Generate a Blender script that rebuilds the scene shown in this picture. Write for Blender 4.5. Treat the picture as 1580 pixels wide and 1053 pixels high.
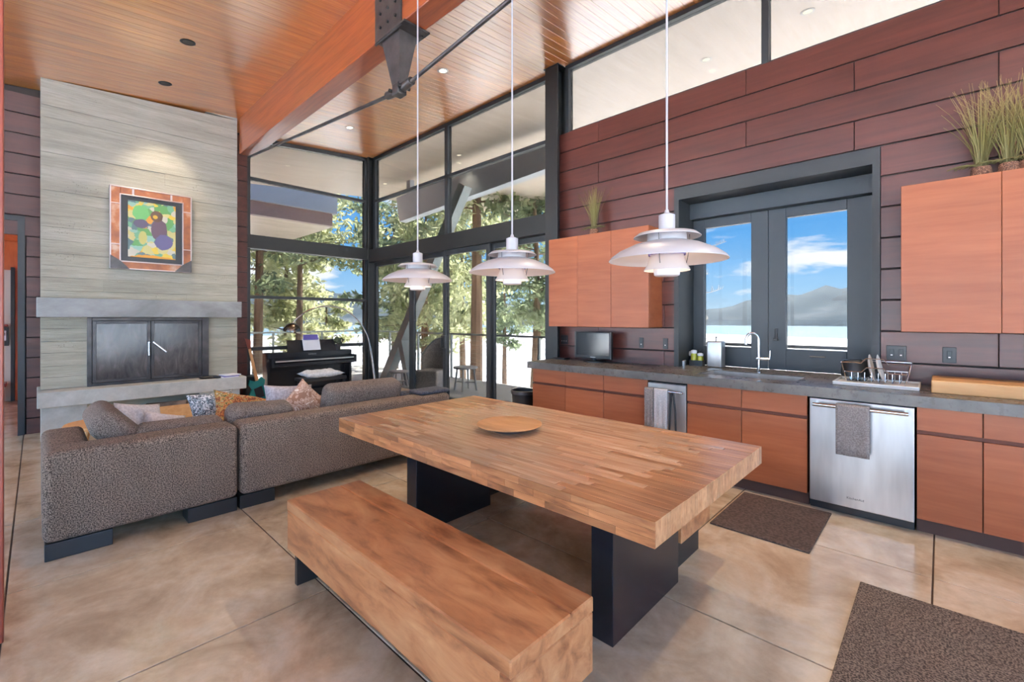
import bpy, bmesh, math, random
import numpy as np
from mathutils import Vector, Matrix, Euler
R = math.radians
random.seed(7)
for o in list(bpy.data.objects):
    bpy.data.objects.remove(o)
S = bpy.context.scene
COL = S.collection

# ------------------------------------------------------------------ camera
cd = bpy.data.cameras.new('camera')
cam = bpy.data.objects.new('camera', cd)
COL.objects.link(cam)
cam.location = (0, 0, 1.42)
cam.rotation_euler = (R(90), 0, R(43.55))
cd.sensor_width = 36
cd.lens = 697 / 1580 * 36
cd.shift_y = -35 / 1580
cd.clip_end = 5000
cd.clip_start = .05
S.camera = cam

# ------------------------------------------------------------------ sky, sun, exposure
S.view_settings.view_transform = 'Standard'
S.view_settings.look = 'None'
S.view_settings.gamma = 1
S.view_settings.use_curve_mapping = False
S.view_settings.exposure = 0.08
S.cycles.use_denoising = True
S.cycles.max_bounces = 10
S.cycles.diffuse_bounces = 5
S.cycles.glossy_bounces = 4
S.cycles.transparent_max_bounces = 24
S.cycles.sample_clamp_indirect = 6
SKY = 6.4
GLASS_T = .155  # dark pane tint put in to hold back the bright outdoors
w = bpy.data.worlds.new('sky')
S.world = w
w.use_nodes = True


def lin(r, g, b):
    f = lambda c: c / 12.92 if c <= .04045 else ((c + .055) / 1.055) ** 2.4
    return (f(r / 255), f(g / 255), f(b / 255), 1)


def nodes(nt):
    nt.nodes.clear()

    def N(t, **k):
        n = nt.nodes.new(t)
        for a, v in k.items():
            if a.startswith('_'):
                setattr(n, a[1:], v)
                continue
            i = n.inputs[int(a[1:])] if a[0] == 'i' and a[1:].isdigit() else n.inputs[a.replace('__', ' ')]
            if isinstance(v, bpy.types.NodeSocket):
                nt.links.new(v, i)
            else:
                i.default_value = v
        return n
    return N


def ramp(N, fac, stops, interp='LINEAR'):
    n = N('ShaderNodeValToRGB', Fac=fac)
    e = n.color_ramp.elements
    n.color_ramp.interpolation = interp
    while len(e) < len(stops):
        e.new(.5)
    for x, (p, c) in zip(e, stops):
        x.position = p
        x.color = c if len(c) == 4 else (*c, 1)
    return n.outputs[0]


def g(v):
    return (v, v, v, 1)


def mixc(N, fac, a, b, mode='MIX'):
    n = N('ShaderNodeMix', _data_type='RGBA', _blend_type=mode, i0=fac)
    for i, v in ((6, a), (7, b)):
        if isinstance(v, bpy.types.NodeSocket):
            n.id_data.links.new(v, n.inputs[i])
        else:
            n.inputs[i].default_value = v
    return n.outputs[2]


def mth(N, op, a, b=0.0):
    return N('ShaderNodeMath', _operation=op, i0=a, i1=b).outputs[0]


N = nodes(w.node_tree)
tc = N('ShaderNodeTexCoord').outputs['Generated']
sep = N('ShaderNodeSeparateXYZ', i0=tc)
el = sep.outputs[2]
sky = ramp(N, el, [(0, lin(200, 224, 243)), (.06, lin(162, 205, 243)), (.16, lin(104, 174, 238)), (.4, lin(72, 146, 228)), (1, lin(50, 112, 206))])
den = mth(N, 'ADD', mth(N, 'MAXIMUM', el, 0.0), .18)
cx_ = mth(N, 'DIVIDE', sep.outputs[0], den)
cy_ = mth(N, 'DIVIDE', sep.outputs[1], den)
cv = N('ShaderNodeCombineXYZ', i0=cx_, i1=cy_, i2=3.1).outputs[0]
cn = N('ShaderNodeTexNoise', Vector=cv, Scale=1.25, Detail=7, Roughness=.52, Distortion=.15).outputs[0]
cf = ramp(N, cn, [(.535, g(0)), (.61, g(1))])
sky = mixc(N, cf, sky, (.95, .96, 1, 1))
low = ramp(N, el, [(.48, g(0)), (.5, g(1))])
bg = N('ShaderNodeBackground', Color=sky, Strength=SKY)
N('ShaderNodeOutputWorld', Surface=bg.outputs[0])

sd = bpy.data.lights.new('sun', 'SUN')
sd.energy = 92
sd.angle = R(.6)
sd.color = (1, .95, .86)
so = bpy.data.objects.new('sun', sd)
COL.objects.link(so)
so.rotation_euler = Vector((.12, -1, -1.08)).to_track_quat('-Z', 'Y').to_euler()


# ------------------------------------------------------------------ materials
def mat(name, fn):
    m = bpy.data.materials.new(name)
    m.use_nodes = True
    N = nodes(m.node_tree)
    s = fn(N)
    N('ShaderNodeOutputMaterial', Surface=s)
    return m


def bsdf(N, col, rough=.5, metal=0.0, bump=None, bs=.1, bd=.01, **k):
    p = N('ShaderNodeBsdfPrincipled', Base__Color=col, Roughness=rough, Metallic=metal)
    for a, v in k.items():
        i = p.inputs[a.replace('__', ' ')]
        if isinstance(v, bpy.types.NodeSocket):
            p.id_data.links.new(v, i)
        else:
            i.default_value = v
    if bump is not None:
        b = N('ShaderNodeBump', Height=bump, Strength=bs, Distance=bd)
        p.id_data.links.new(b.outputs[0], p.inputs['Normal'])
    return p.outputs[0]


def coords(N, world=False, rnd=False):
    if world:
        c = N('ShaderNodeNewGeometry').outputs['Position']
    else:
        c = N('ShaderNodeTexCoord').outputs['Object']
    if rnd:
        r = N('ShaderNodeObjectInfo').outputs['Random']
        c = N('ShaderNodeVectorMath', _operation='ADD', i0=c, i1=N('ShaderNodeVectorMath', _operation='SCALE', i0=(37., 61., 23.), Scale=r).outputs[0]).outputs[0]
    return c


def noise(N, c, sc, scale=(1, 1, 1), detail=5, rough=.55, dist=0.0):
    m = N('ShaderNodeMapping', Vector=c, Scale=scale)
    return N('ShaderNodeTexNoise', Vector=m.outputs[0], Scale=sc, Detail=detail, Roughness=rough, Distortion=dist).outputs[0]


def plain(name, col, rough=.5, metal=0.0, **k):
    return mat(name, lambda N: bsdf(N, col, rough, metal, **k))


def wood(name, c1, c2, gs, rough=.4, rnd=.25, sc=3., world=False, c3=None, bs=.08, **k):
    def f(N):
        c = coords(N, world, True)
        n = noise(N, c, sc, gs, 7, .6, .5)
        st = [(.32, c1), (.68, c2)] if c3 is None else [(.3, c1), (.5, c2), (.72, c3)]
        col = ramp(N, n, st)
        n2 = noise(N, c, sc * .35, tuple(max(a * .3, .6) for a in gs), 3)
        col = mixc(N, .45, col, ramp(N, n2, [(.3, g(.55)), (.7, g(1.15))]), 'MULTIPLY')
        r = N('ShaderNodeObjectInfo').outputs['Random']
        v = mth(N, 'ADD', mth(N, 'MULTIPLY', r, 2 * rnd), 1 - rnd)
        col = N('ShaderNodeHueSaturation', Color=col, Value=v).outputs[0]
        return bsdf(N, col, rough, bump=n, bs=bs, bd=.004, **k)
    return mat(name, f)


def concrete(name, c1, c2, c3, sc=1.6, rough=(.3, .5), scale=(1, 1, 1), bs=.12, pits=False, dist=.6, mx=.35, **k):
    def f(N):
        c = coords(N, True)
        n = noise(N, c, sc, scale, 8, .62, dist)
        n2 = noise(N, c, sc * 6, scale, 6, .7)
        col = ramp(N, n, [(.34, c1), (.5, c2), (.66, c3)])
        col = mixc(N, mx, col, ramp(N, n2, [(.3, g(.6)), (.7, g(1.2))]), 'MULTIPLY')
        h = n2
        if pits:
            vo = N('ShaderNodeTexVoronoi', Vector=c, Scale=38).outputs[0]
            msk = noise(N, c, 1.7, (1, 1, 2.5), 4)
            pit = mth(N, 'MULTIPLY', ramp(N, vo, [(.08, g(1)), (.22, g(0))]), ramp(N, msk, [(.56, g(0)), (.66, g(1))]))
            col = mixc(N, mth(N, 'MULTIPLY', pit, .65), col, lin(88, 84, 78))
            h = mth(N, 'SUBTRACT', n2, mth(N, 'MULTIPLY', pit, .8))
        rr = ramp(N, n2, [(.3, g(rough[0])), (.7, g(rough[1]))])
        return bsdf(N, col, rr, bump=h, bs=bs, bd=.01, **k)
    return mat(name, f)


def fabric(name, c1, c2, sc=220, rough=.95, **k):
    def f(N):
        c = coords(N)
        v = noise(N, c, sc, (1, 1, 1), 2, .6)
        n = noise(N, c, 6, (1, 1, 1), 4)
        col = ramp(N, v, [(.41, c1), (.6, c2)])
        col = mixc(N, .4, col, ramp(N, n, [(.3, g(.7)), (.7, g(1.15))]), 'MULTIPLY')
        return bsdf(N, col, rough, bump=v, bs=.5, bd=.004, **k)
    return mat(name, f)


def spots(name, stops, sc=18, rough=.9, interp='CONSTANT'):
    def f(N):
        c = coords(N)
        c = N('ShaderNodeMapping', Vector=c, Scale=(1, 1, 1)).outputs[0]
        n = N('ShaderNodeTexNoise', Vector=c, Scale=sc, Detail=3, Distortion=1.2).outputs[0]
        return bsdf(N, ramp(N, n, stops, interp), rough)
    return mat(name, f)


def glass(name, t):
    def f(N):
        tr = N('ShaderNodeBsdfTransparent', Color=(t * .98, t, t, 1))
        gl = N('ShaderNodeBsdfGlossy', Color=(1, 1, 1, 1), Roughness=0.0)
        fc = N('ShaderNodeLayerWeight', Blend=.5).outputs['Facing']
        lw = mth(N, 'ADD', mth(N, 'MULTIPLY', mth(N, 'POWER', fc, 5.0), .5), .008)
        return N('ShaderNodeMixShader', i0=lw, i1=tr.outputs[0], i2=gl.outputs[0]).outputs[0]
    return mat(name, f)


def emit(name, col, s):
    return mat(name, lambda N: N('ShaderNodeEmission', Color=col, Strength=s).outputs[0])


M = {}
M['ceiling'] = wood('ceiling fir', lin(200, 104, 18), lin(234, 148, 38), (14, .6, 4), .3, .1, 4, bs=0.0, IOR=2.0, Coat__Weight=1.0, Coat__IOR=4.0, Coat__Roughness=.24)
M['soffit'] = wood('glare washed soffit fir', lin(226, 204, 184), lin(236, 218, 202), (12, .5, 4), .35, .08, 4, world=True, bs=.02, IOR=1.6)  # same fir as indoors; the glare washing it out is painted pale
M['beam'] = wood('beam fir', lin(138, 58, 22), lin(174, 82, 32), (.5, 9, 9), .38, .05, 3, bs=.05, Coat__Weight=1.0, Coat__IOR=2.0, Coat__Roughness=.2)
M['board'] = wood('cladding board', lin(69, 36, 30), lin(86, 45, 38), (.6, 6, 8), .34, .10, 2.5, bs=.04)
M['darkboard'] = wood('dark cladding', lin(66, 42, 40), lin(84, 52, 48), (5, .6, 6), .45, .08, 2.5, bs=.04)
M['gap'] = plain('shadow gap backing', lin(30, 22, 20), .8)
M['cab'] = wood('cabinet veneer', lin(141, 74, 40), lin(158, 89, 53), (.7, 3, 9), .42, .04, 2.2, bs=.015)
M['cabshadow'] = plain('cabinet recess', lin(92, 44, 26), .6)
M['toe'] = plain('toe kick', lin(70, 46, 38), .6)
M['counter'] = concrete('counter concrete', lin(76, 71, 66), lin(95, 89, 83), lin(114, 107, 100), 3, (.22, .4))
M['floor'] = concrete('floor concrete', lin(174, 151, 120), lin(202, 181, 150), lin(216, 201, 175), 2.4, (.1, .22), (1, 1, 1), .03, IOR=2.3)
M['joint'] = plain('floor joint', lin(74, 54, 42), .8)
M['fireconc'] = concrete('board formed concrete', lin(162, 157, 139), lin(177, 172, 153), lin(190, 186, 168), 1.4, (.7, .9), (.5, .5, 6), .7, True, .1, .45)
M['hearthconc'] = concrete('smooth concrete', lin(170, 168, 158), lin(186, 184, 174), lin(196, 194, 186), 2, (.5, .7))
M['mantel'] = concrete('mantel steel', lin(128, 128, 124), lin(150, 150, 146), lin(166, 166, 162), 3, (.35, .5), (1, .5, 1))
M['black'] = plain('black steel', lin(30, 33, 34), .42)
M['frame'] = plain('black window frame', lin(40, 44, 47), .5)
M['frameblue'] = plain('black window sash', lin(46, 54, 60), .45)
M['blackgloss'] = plain('black panel', lin(24, 26, 32), .22)
M['iron'] = mat('raw steel', lambda N: bsdf(N, ramp(N, noise(N, coords(N), 7, (1, 1, 1), 5), [(.3, lin(62, 58, 58)), (.7, lin(92, 88, 86))]), .4, .6))
M['soot'] = mat('sooty fire glass', lambda N: bsdf(N, ramp(N, noise(N, coords(N), 4, (1, 2.5, .8), 6, .6, 1), [(.3, lin(52, 48, 48)), (.55, lin(88, 82, 80)), (.75, lin(120, 114, 112))]), .18))
M['glass'] = glass('window glass', GLASS_T ** .5)
M['clear'] = glass('clear glass', .98)
M['steel'] = mat('brushed stainless with reflection bands', lambda N: bsdf(N, ramp(N, noise(N, coords(N), 3, (3, 1, .5), 3), [(.3, lin(180, 173, 167)), (.7, lin(206, 200, 194))]), .3, .85))  # vertical tone bands in the colour stand in for reflections
M['chrome'] = plain('chrome', lin(215, 215, 215), .12, 1.0)
M['brass'] = plain('dark chrome', lin(120, 110, 100), .12, 1.0)
M['white'] = plain('white enamel', lin(226, 222, 216), .4)
M['pendant'] = plain('pendant enamel', lin(204, 195, 189), .38)
M['mauve'] = plain('mauve inner ring', lin(120, 110, 160), .5)
M['bulb'] = emit('lamp lens', (1, .82, .6, 1), 9)
M['plastic'] = plain('black plastic', lin(28, 30, 33), .4)
M['screen'] = plain('dark screen', lin(22, 30, 36), .12)
M['paper'] = plain('white paper', lin(225, 226, 232), .7)
M['violet'] = plain('violet print', lin(92, 84, 160), .6)
M['stave'] = wood('reclaimed teak', lin(176, 130, 96), lin(198, 157, 121), (.9, 12, 8), .25, .1, 3, c3=lin(213, 180, 148), bs=.12, IOR=1.7)
M['staveend'] = wood('teak end staves', lin(146, 96, 62), lin(182, 134, 94), (.9, 12, 8), .3, .2, 3, c3=lin(202, 158, 118), bs=.12)
M['edge'] = wood('teak edge blocks', lin(104, 62, 34), lin(158, 104, 64), (1.2, 8, 8), .34, .34, 3, c3=lin(190, 136, 90), bs=.15)
M['bench'] = wood('bench timber', lin(122, 72, 42), lin(176, 118, 76), (1.1, 4, 4), .32, .08, 3.4, c3=lin(200, 148, 102), bs=.5)
M['plate'] = wood('bamboo plate', lin(196, 142, 92), lin(216, 166, 116), (2, 9, 2), .4, .02, 3)
M['pine'] = wood('light pine', lin(204, 150, 92), lin(222, 172, 116), (.8, 6, 6), .5, .05, 3)
M['redwood'] = plain('red brown wood', lin(122, 52, 36), .4)
M['orangewood'] = wood('orange timber', lin(176, 88, 44), lin(204, 112, 60), (4, 4, 1), .45, .05, 2)
M['sofa'] = fabric('sofa weave', lin(52, 41, 34), lin(150, 132, 117), 165)
M['cushion'] = fabric('cushion weave', lin(74, 63, 56), lin(140, 127, 117), 170)
M['pwhite'] = fabric('white pillow', lin(205, 198, 194), lin(226, 220, 216), 60)
M['pgrey'] = fabric('pale lilac pillow', lin(168, 164, 168), lin(196, 192, 198), 60)
M['pdark'] = fabric('dark blue grey pillow', lin(62, 64, 72), lin(88, 90, 98), 60)
M['fur'] = fabric('white fleece', lin(196, 200, 202), lin(222, 224, 226), 40)
M['pspot'] = spots('black and white print', [(0, lin(224, 226, 226)), (.47, lin(52, 56, 66)), (.55, lin(190, 204, 208)), (.62, lin(84, 92, 96))], 34)
M['pfloral'] = spots('floral print', [(0, lin(120, 70, 44)), (.42, lin(176, 106, 62)), (.5, lin(190, 158, 92)), (.56, lin(96, 92, 58)), (.64, lin(206, 190, 164))], 30)
M['pstripe'] = spots('tan print', [(0, lin(150, 112, 92)), (.45, lin(196, 168, 150)), (.53, lin(168, 130, 108)), (.6, lin(222, 206, 192))], 14)
M['mat'] = fabric('brown mat', lin(66, 52, 44), lin(92, 76, 66), 60)
M['mat2'] = fabric('tweed rug', lin(58, 46, 38), lin(132, 116, 100), 130)
M['towel'] = fabric('grey towel', lin(120, 110, 104), lin(146, 136, 130), 120)
M['towel2'] = fabric('pale towel', lin(176, 170, 166), lin(196, 190, 186), 120)
M['teal'] = plain('teal lacquer', lin(20, 120, 122), .25)
M['leaf'] = plain('dark leaf', lin(52, 66, 44), .6)
M['blade'] = mat('dry grass blade', lambda N: bsdf(N, ramp(N, N('ShaderNodeSeparateXYZ', i0=coords(N)).outputs[2], [(.05, lin(84, 80, 48)), (.3, lin(116, 110, 60)), (.55, lin(146, 128, 82))]), .7))
M['pot'] = spots('woven pot', [(0, lin(92, 62, 48)), (.5, lin(150, 112, 90)), (.56, lin(70, 48, 40))], 60)
M['wall'] = plain('white plaster', lin(226, 214, 196), .8)
M['bark'] = mat('pine bark', lambda N: bsdf(N, ramp(N, noise(N, coords(N), 5, (1, 1, .25), 5), [(.3, lin(84, 66, 54)), (.7, lin(150, 124, 104))]), .9))
for nm, a, b in (('needle', lin(134, 142, 106), lin(202, 204, 166)), ('needle2', lin(104, 118, 96), lin(166, 176, 142)), ('needle3', lin(160, 164, 122), lin(220, 220, 184))):
    def _f(N, a=a, b=b):
        c = ramp(N, noise(N, coords(N), .9, (1, 1, 1), 4), [(.35, a), (.65, b)])
        d = N('ShaderNodeBsdfDiffuse', Color=c)
        t = N('ShaderNodeBsdfTranslucent', Color=c)
        return N('ShaderNodeMixShader', i0=.55, i1=d.outputs[0], i2=t.outputs[0]).outputs[0]
    M[nm] = mat(nm, _f)
M['frost'] = plain('frosted twig', lin(196, 192, 186), .8)
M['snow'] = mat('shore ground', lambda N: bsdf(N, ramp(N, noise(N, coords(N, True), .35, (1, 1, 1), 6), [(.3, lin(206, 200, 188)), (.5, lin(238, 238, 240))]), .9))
M['hill'] = mat('hazed forest hill', lambda N: bsdf(N, ramp(N, noise(N, coords(N, True), .018, (1, 1, 2), 8, .65), [(.38, lin(44, 58, 70)), (.55, lin(62, 76, 84)), (.7, lin(100, 108, 114))]), 1.0))  # distance haze painted into the blue grey forest colour
M['water'] = mat('lake water', lambda N: bsdf(N, lin(150, 176, 192), .16, bump=noise(N, coords(N, True), .5, (1, 1, 1), 4), bs=.25, bd=.3, IOR=1.6))
M['deck'] = mat('deck boards', lambda N: bsdf(N, ramp(N, noise(N, coords(N, True), 2, (1, 8, 1), 5), [(.3, lin(196, 192, 188)), (.7, lin(222, 220, 216))]), .7))
M['eave'] = plain('grey eave fascia', lin(158, 162, 170), .7)
M['eavedark'] = plain('brown grey eave board', lin(136, 112, 108), .7)
M['eavebeam'] = plain('pale grey steel', lin(206, 212, 218), .6)
M['strut'] = plain('grey green steel', lin(150, 160, 160), .5)
M['wicker'] = fabric('grey wicker', lin(190, 182, 176), lin(232, 226, 220), 45)
M['soap'] = plain('yellow green soap', lin(168, 166, 50), .3)


# ------------------------------------------------------------------ mesh helpers
class MB:
    def __init__(s):
        s.bm = bmesh.new()

    def box(s, x0, y0, z0, x1, y1, z1, bev=0, seg=2):
        m = Matrix.Translation(((x0 + x1) / 2, (y0 + y1) / 2, (z0 + z1) / 2)) @ Matrix.Diagonal((abs(x1 - x0), abs(y1 - y0), abs(z1 - z0), 1))
        r = bmesh.ops.create_cube(s.bm, size=1, matrix=m)
        if bev:
            es = list({e for v in r['verts'] for e in v.link_edges})
            bmesh.ops.bevel(s.bm, geom=es, offset=bev, segments=seg, affect='EDGES', profile=.5, clamp_overlap=True)
        return s

    def hexa(s, p):
        v = [s.bm.verts.new(q) for q in p]
        for f in ((0, 3, 2, 1), (4, 5, 6, 7), (0, 1, 5, 4), (1, 2, 6, 5), (2, 3, 7, 6), (3, 0, 4, 7)):
            s.bm.faces.new([v[i] for i in f])
        return s

    def bar(s, a, b, wd, ht, up=(0, 0, 1)):
        a, b = Vector(a), Vector(b)
        d = (b - a).normalized()
        u = Vector(up)
        if abs(d.dot(u)) > .99:
            u = Vector((1, 0, 0))
        sx = d.cross(u).normalized() * wd / 2
        sz = sx.cross(d).normalized() * ht / 2
        return s.hexa([a - sx - sz, a + sx - sz, a + sx + sz, a - sx + sz, b - sx - sz, b + sx - sz, b + sx + sz, b - sx + sz])

    def tube(s, pts, r, n=8, cap=True):
        pts = [Vector(p) for p in pts]
        rs = r if isinstance(r, (list, tuple)) else [r] * len(pts)
        rings = []
        ref = None
        for i, p in enumerate(pts):
            d = (pts[min(i + 1, len(pts) - 1)] - pts[max(i - 1, 0)]).normalized()
            if ref is None:
                ref = d.orthogonal().normalized()
            ref = (ref - d * ref.dot(d)).normalized()
            q = d.cross(ref)
            rings.append([s.bm.verts.new(p + (ref * math.cos(2 * math.pi * k / n) + q * math.sin(2 * math.pi * k / n)) * rs[i]) for k in range(n)])
        for a, b in zip(rings, rings[1:]):
            for k in range(n):
                s.bm.faces.new((a[k], a[(k + 1) % n], b[(k + 1) % n], b[k]))
        if cap:
            s.bm.faces.new(rings[0][::-1])
            s.bm.faces.new(rings[-1])
        return s

    def lathe(s, prof, n=40, c=(0, 0, 0), close=False):
        rings = []
        for (r, z) in prof:
            if r < 1e-5:
                rings.append([s.bm.verts.new((c[0], c[1], c[2] + z))])
            else:
                rings.append([s.bm.verts.new((c[0] + r * math.cos(2 * math.pi * k / n), c[1] + r * math.sin(2 * math.pi * k / n), c[2] + z)) for k in range(n)])
        pr = list(zip(rings, rings[1:]))
        if close:
            pr.append((rings[-1], rings[0]))
        for a, b in pr:
            for k in range(n):
                j = (k + 1) % n
                if len(a) == 1 and len(b) == 1:
                    continue
                if len(a) == 1:
                    s.bm.faces.new((a[0], b[j], b[k]))
                elif len(b) == 1:
                    s.bm.faces.new((a[k], a[j], b[0]))
                else:
                    s.bm.faces.new((a[k], a[j], b[j], b[k]))
        return s

    def prism(s, pts, axis, a, b):
        def P(u, v, t):
            return {'x': (t, u, v), 'y': (u, t, v), 'z': (u, v, t)}[axis]
        lo = [s.bm.verts.new(P(u, v, a)) for u, v in pts]
        hi = [s.bm.verts.new(P(u, v, b)) for u, v in pts]
        n = len(pts)
        s.bm.faces.new(lo[::-1])
        s.bm.faces.new(hi)
        for k in range(n):
            s.bm.faces.new((lo[k], lo[(k + 1) % n], hi[(k + 1) % n], hi[k]))
        return s

    def mesh(s, name, m, smooth=False):
        me = bpy.data.meshes.new(name)
        bmesh.ops.recalc_face_normals(s.bm, faces=s.bm.faces)
        s.bm.to_mesh(me)
        s.bm.free()
        me.materials.append(M[m])
        if smooth:
            me.shade_smooth()
            me.set_sharp_from_angle(angle=R(40))
        return me

    def build(s, name, m, parent=None, smooth=False, loc=None, rot=None):
        return link(name, s.mesh(name, m, smooth), parent, loc, rot)


def link(name, me, parent=None, loc=None, rot=None):
    o = bpy.data.objects.new(name, me)
    COL.objects.link(o)
    if parent:
        o.parent = parent
    if loc:
        o.location = loc
    if rot:
        o.rotation_euler = rot
    return o


def tag(o, label=None, cat=None, group=None, kind=None):
    for k, v in (('label', label), ('category', cat), ('group', group), ('kind', kind)):
        if v:
            o[k] = v
    return o


def thing(name, label, cat, loc=(0, 0, 0), rz=0, group=None, kind=None):
    o = bpy.data.objects.new(name, None)
    COL.objects.link(o)
    o.location = loc
    o.rotation_euler = (0, 0, rz)
    o.empty_display_size = .1
    return tag(o, label, cat, group, kind)


_cache = {}


def cbox(sx, sy, sz, m, bev=.003, seg=1):
    k = (round(sx, 3), round(sy, 3), round(sz, 3), m, bev)
    if k not in _cache:
        _cache[k] = MB().box(-sx / 2, -sy / 2, -sz / 2, sx / 2, sy / 2, sz / 2, bev, seg).mesh('piece', m)
    return _cache[k]


def piece(name, x0, y0, z0, x1, y1, z1, m, parent, bev=.003):
    return link(name, cbox(x1 - x0, y1 - y0, z1 - z0, m, bev), parent, ((x0 + x1) / 2, (y0 + y1) / 2, (z0 + z1) / 2))


def BX(name, x0, y0, z0, x1, y1, z1, m, parent=None, bev=.004, seg=2, smooth=False):
    return MB().box(x0, y0, z0, x1, y1, z1, bev, seg).build(name, m, parent, smooth)


def copy_tree(o, parent=None):
    c = o.copy()
    COL.objects.link(c)
    c.parent = parent
    for ch in list(o.children):
        copy_tree(ch, c)
    return c


def zc(y):                       # height of the sloping ceiling
    return 4.65 - .086 * (4.66 - y)


# ------------------------------------------------------------------ floor
XR, YB = 2.6, -3.6
fl = BX('floor', -8.6, YB, -.12, XR, 4.72, -.006, 'joint', bev=0)
tag(fl, 'polished beige concrete floor scored into large squares', 'floor', kind='structure')
gx = [-.034 - 1.149 * k for k in range(-3, 9)]
gy = [-.11 + 1.16 * k for k in range(-4, 6)]
gx = sorted([x for x in gx if -8.6 < x < XR] + [-8.6, XR])
gy = sorted([y for y in gy if YB < y < 4.72] + [YB, 4.72])
for a, b in zip(gx, gx[1:]):
    for c, d in zip(gy, gy[1:]):
        piece('floor_slab', a + .004, c + .004, -.03, b - .004, d - .004, 0, 'floor', fl, .002)

# ------------------------------------------------------------------ ceiling
ce = thing('ceiling', 'sloping ceiling of orange fir boards', 'ceiling', (0, 0, 0), kind='structure')
sl = math.atan(.086)
yl = 4.72 - YB
ym = (4.72 + YB) / 2
me = cbox(.0985, yl / math.cos(sl), .03, 'ceiling', .0012)
x = -8.42
while x < XR:
    o = link('ceiling_plank', me, ce, (x + .05, ym, zc(ym) + .015), (sl, 0, 0))
    x += .1
rf = MB().prism([(-7.6, zc(-7.6) + .03), (12.0, zc(12) + .03), (12.0, zc(12) + .35), (-7.6, zc(-7.6) + .35)], 'x', -11.6, 6).build('roof', 'eave')  # rear end: unseen overhang added to shade the back glazing
tag(rf, 'thick roof slab above the ceiling and eaves', 'roof', kind='structure')
sf = MB()
for (xa, xb, ya, yb) in ((-11.6, 6, 4.74, 12.0), (-11.6, -8.44, YB, 4.74), (-11.6, 6, -7.6, YB - .1)):
    sf.prism([(ya, zc(ya)), (yb, zc(yb)), (yb, zc(yb) + .028), (ya, zc(ya) + .028)], 'x', xa, xb)
tag(sf.build('soffit', 'soffit'), 'timber soffit with glare in its pale colour under the deep roof overhang', 'soffit', kind='structure')

# beam with steel strut and tie rods
bm_ = BX('ceiling_beam', -7.66, 2.1, 3.893, XR, 2.3, zc(2.1) + .01, 'beam', bev=.006)
tag(bm_, 'long orange timber beam running below the ceiling', 'beam')
tr = thing('tie_rod_truss', 'dark steel strut with tie rods hanging below the timber beam', 'truss', (-3.46, 2.2, 3.4))
MB().box(-.22, -.112, .46, .2, -.1, .95, .002).box(-.22, .1, .46, .2, .112, .9, .002).build('side_plate', 'iron', tr)
BX('bearing_plate', -.2, -.12, .472, .26, .14, .49, 'iron', tr)
MB().hexa([(-.05, -.03, .03), (.05, -.03, .03), (.05, .03, .03), (-.05, .03, .03), (-.14, -.09, .472), (.14, -.09, .472), (.14, .09, .472), (-.14, .09, .472)]).build('strut_cone', 'iron', tr)
for bx_ in (-.12, 0, .12):
    for bz in (.58, .7, .82):
        o = MB().tube([(bx_, -.128, bz), (bx_, -.11, bz)], .014, 8).build('bolt', 'black', tr)
MB().tube([(-4.1, 0, .45), (0, 0, .02)], .017, 10).build('tie_rod', 'iron', tr, True)
MB().tube([(0, 0, .02), (4.0, 0, .47)], .017, 10).build('tie_rod', 'iron', tr, True)
for s_ in (-1, 1):
    MB().tube([(s_ * .06, 0, .03), (s_ * .19, 0, .045)], .036, 10).build('clevis', 'iron', tr, True)
    MB().tube([(s_ * .07, -.06, .032), (s_ * .07, .06, .032)], .016, 8).build('pin', 'black', tr)
BX('hub_block', -.05, -.045, -.02, .05, .045, .08, 'iron', tr, .008)

# ------------------------------------------------------------------ kitchen wall of boards
WY = 4.66
OX0, OX1, OZ1 = -2.05, -.355, 2.795          # window opening
TOP = 3.79
wk = MB()
for (a, b, c, d) in ((-3.6, OX0, 0, TOP), (OX1, XR, 0, TOP), (OX0, OX1, OZ1, TOP), (OX0, OX1, 0, .84)):
    wk.box(a, WY + .02, c, b, WY + .16, d)
wk = tag(wk.build('wall_kitchen', 'gap'), 'dark red brown board wall behind the kitchen counter', 'wall', kind='structure')
pitch = .2478
jt = [[-2.994, -1.351, .292, 1.935], [-2.166, -.523, 1.12]]
for k in range(16):
    z1 = TOP - pitch * k
    z0 = max(z1 - pitch + .013, .0)
    if z1 < .05:
        break
    ed = [-3.59] + jt[k % 2] + [XR]
    for a, b in zip(ed, ed[1:]):
        segs = [(a, b)]
        if z0 < OZ1 - .02:
            segs = [(a, min(b, OX0)), (max(a, OX1), b)]
        for (p, q) in segs:
            if q - p > .04:
                piece('plank', p + .0025, WY, z0, q - .0025, WY + .02, z1, 'board', wk, .002)

# kitchen window box
k1 = thing('window_1', 'deep black casement window above the kitchen sink', 'window', (0, 0, 0), kind='structure')
WS = 5.03
fr = MB()
fr.box(OX0, WY - .015, .91, OX0 + .05, WS + .1, OZ1).box(OX1 - .05, WY - .015, .91, OX1, WS + .1, OZ1).box(OX0 + .05, WY - .015, OZ1 - .13, OX1 - .05, WS + .1, OZ1)
fr.box(OX0, WY, .8, OX1, WS + .1, .836)
fr.build('frame', 'frame', k1)
BX('head_panel', OX0 + .05, WS - .1, 2.5, OX1 - .05, WS + .08, OZ1 - .13, 'frameblue', k1)
for (a, b, ga, gb) in ((OX0 + .05, -1.255, -1.884, -1.41), (-1.25, OX1 - .05, -1.099, -.616)):
    s_ = MB()
    z0, z1, g0, g1 = .912, 2.5, 1.119, 2.405
    s_.box(a, WS, z0, ga, WS + .07, z1, .004).box(gb, WS, z0, b, WS + .07, z1, .004).box(ga, WS, z0, gb, WS + .07, g0, .004).box(ga, WS, g1, gb, WS + .07, z1, .004)
    so_ = s_.build('sash', 'frameblue', k1)
    BX('pane', ga, WS + .03, g0, gb, WS + .036, g1, 'glass', so_, 0)
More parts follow.
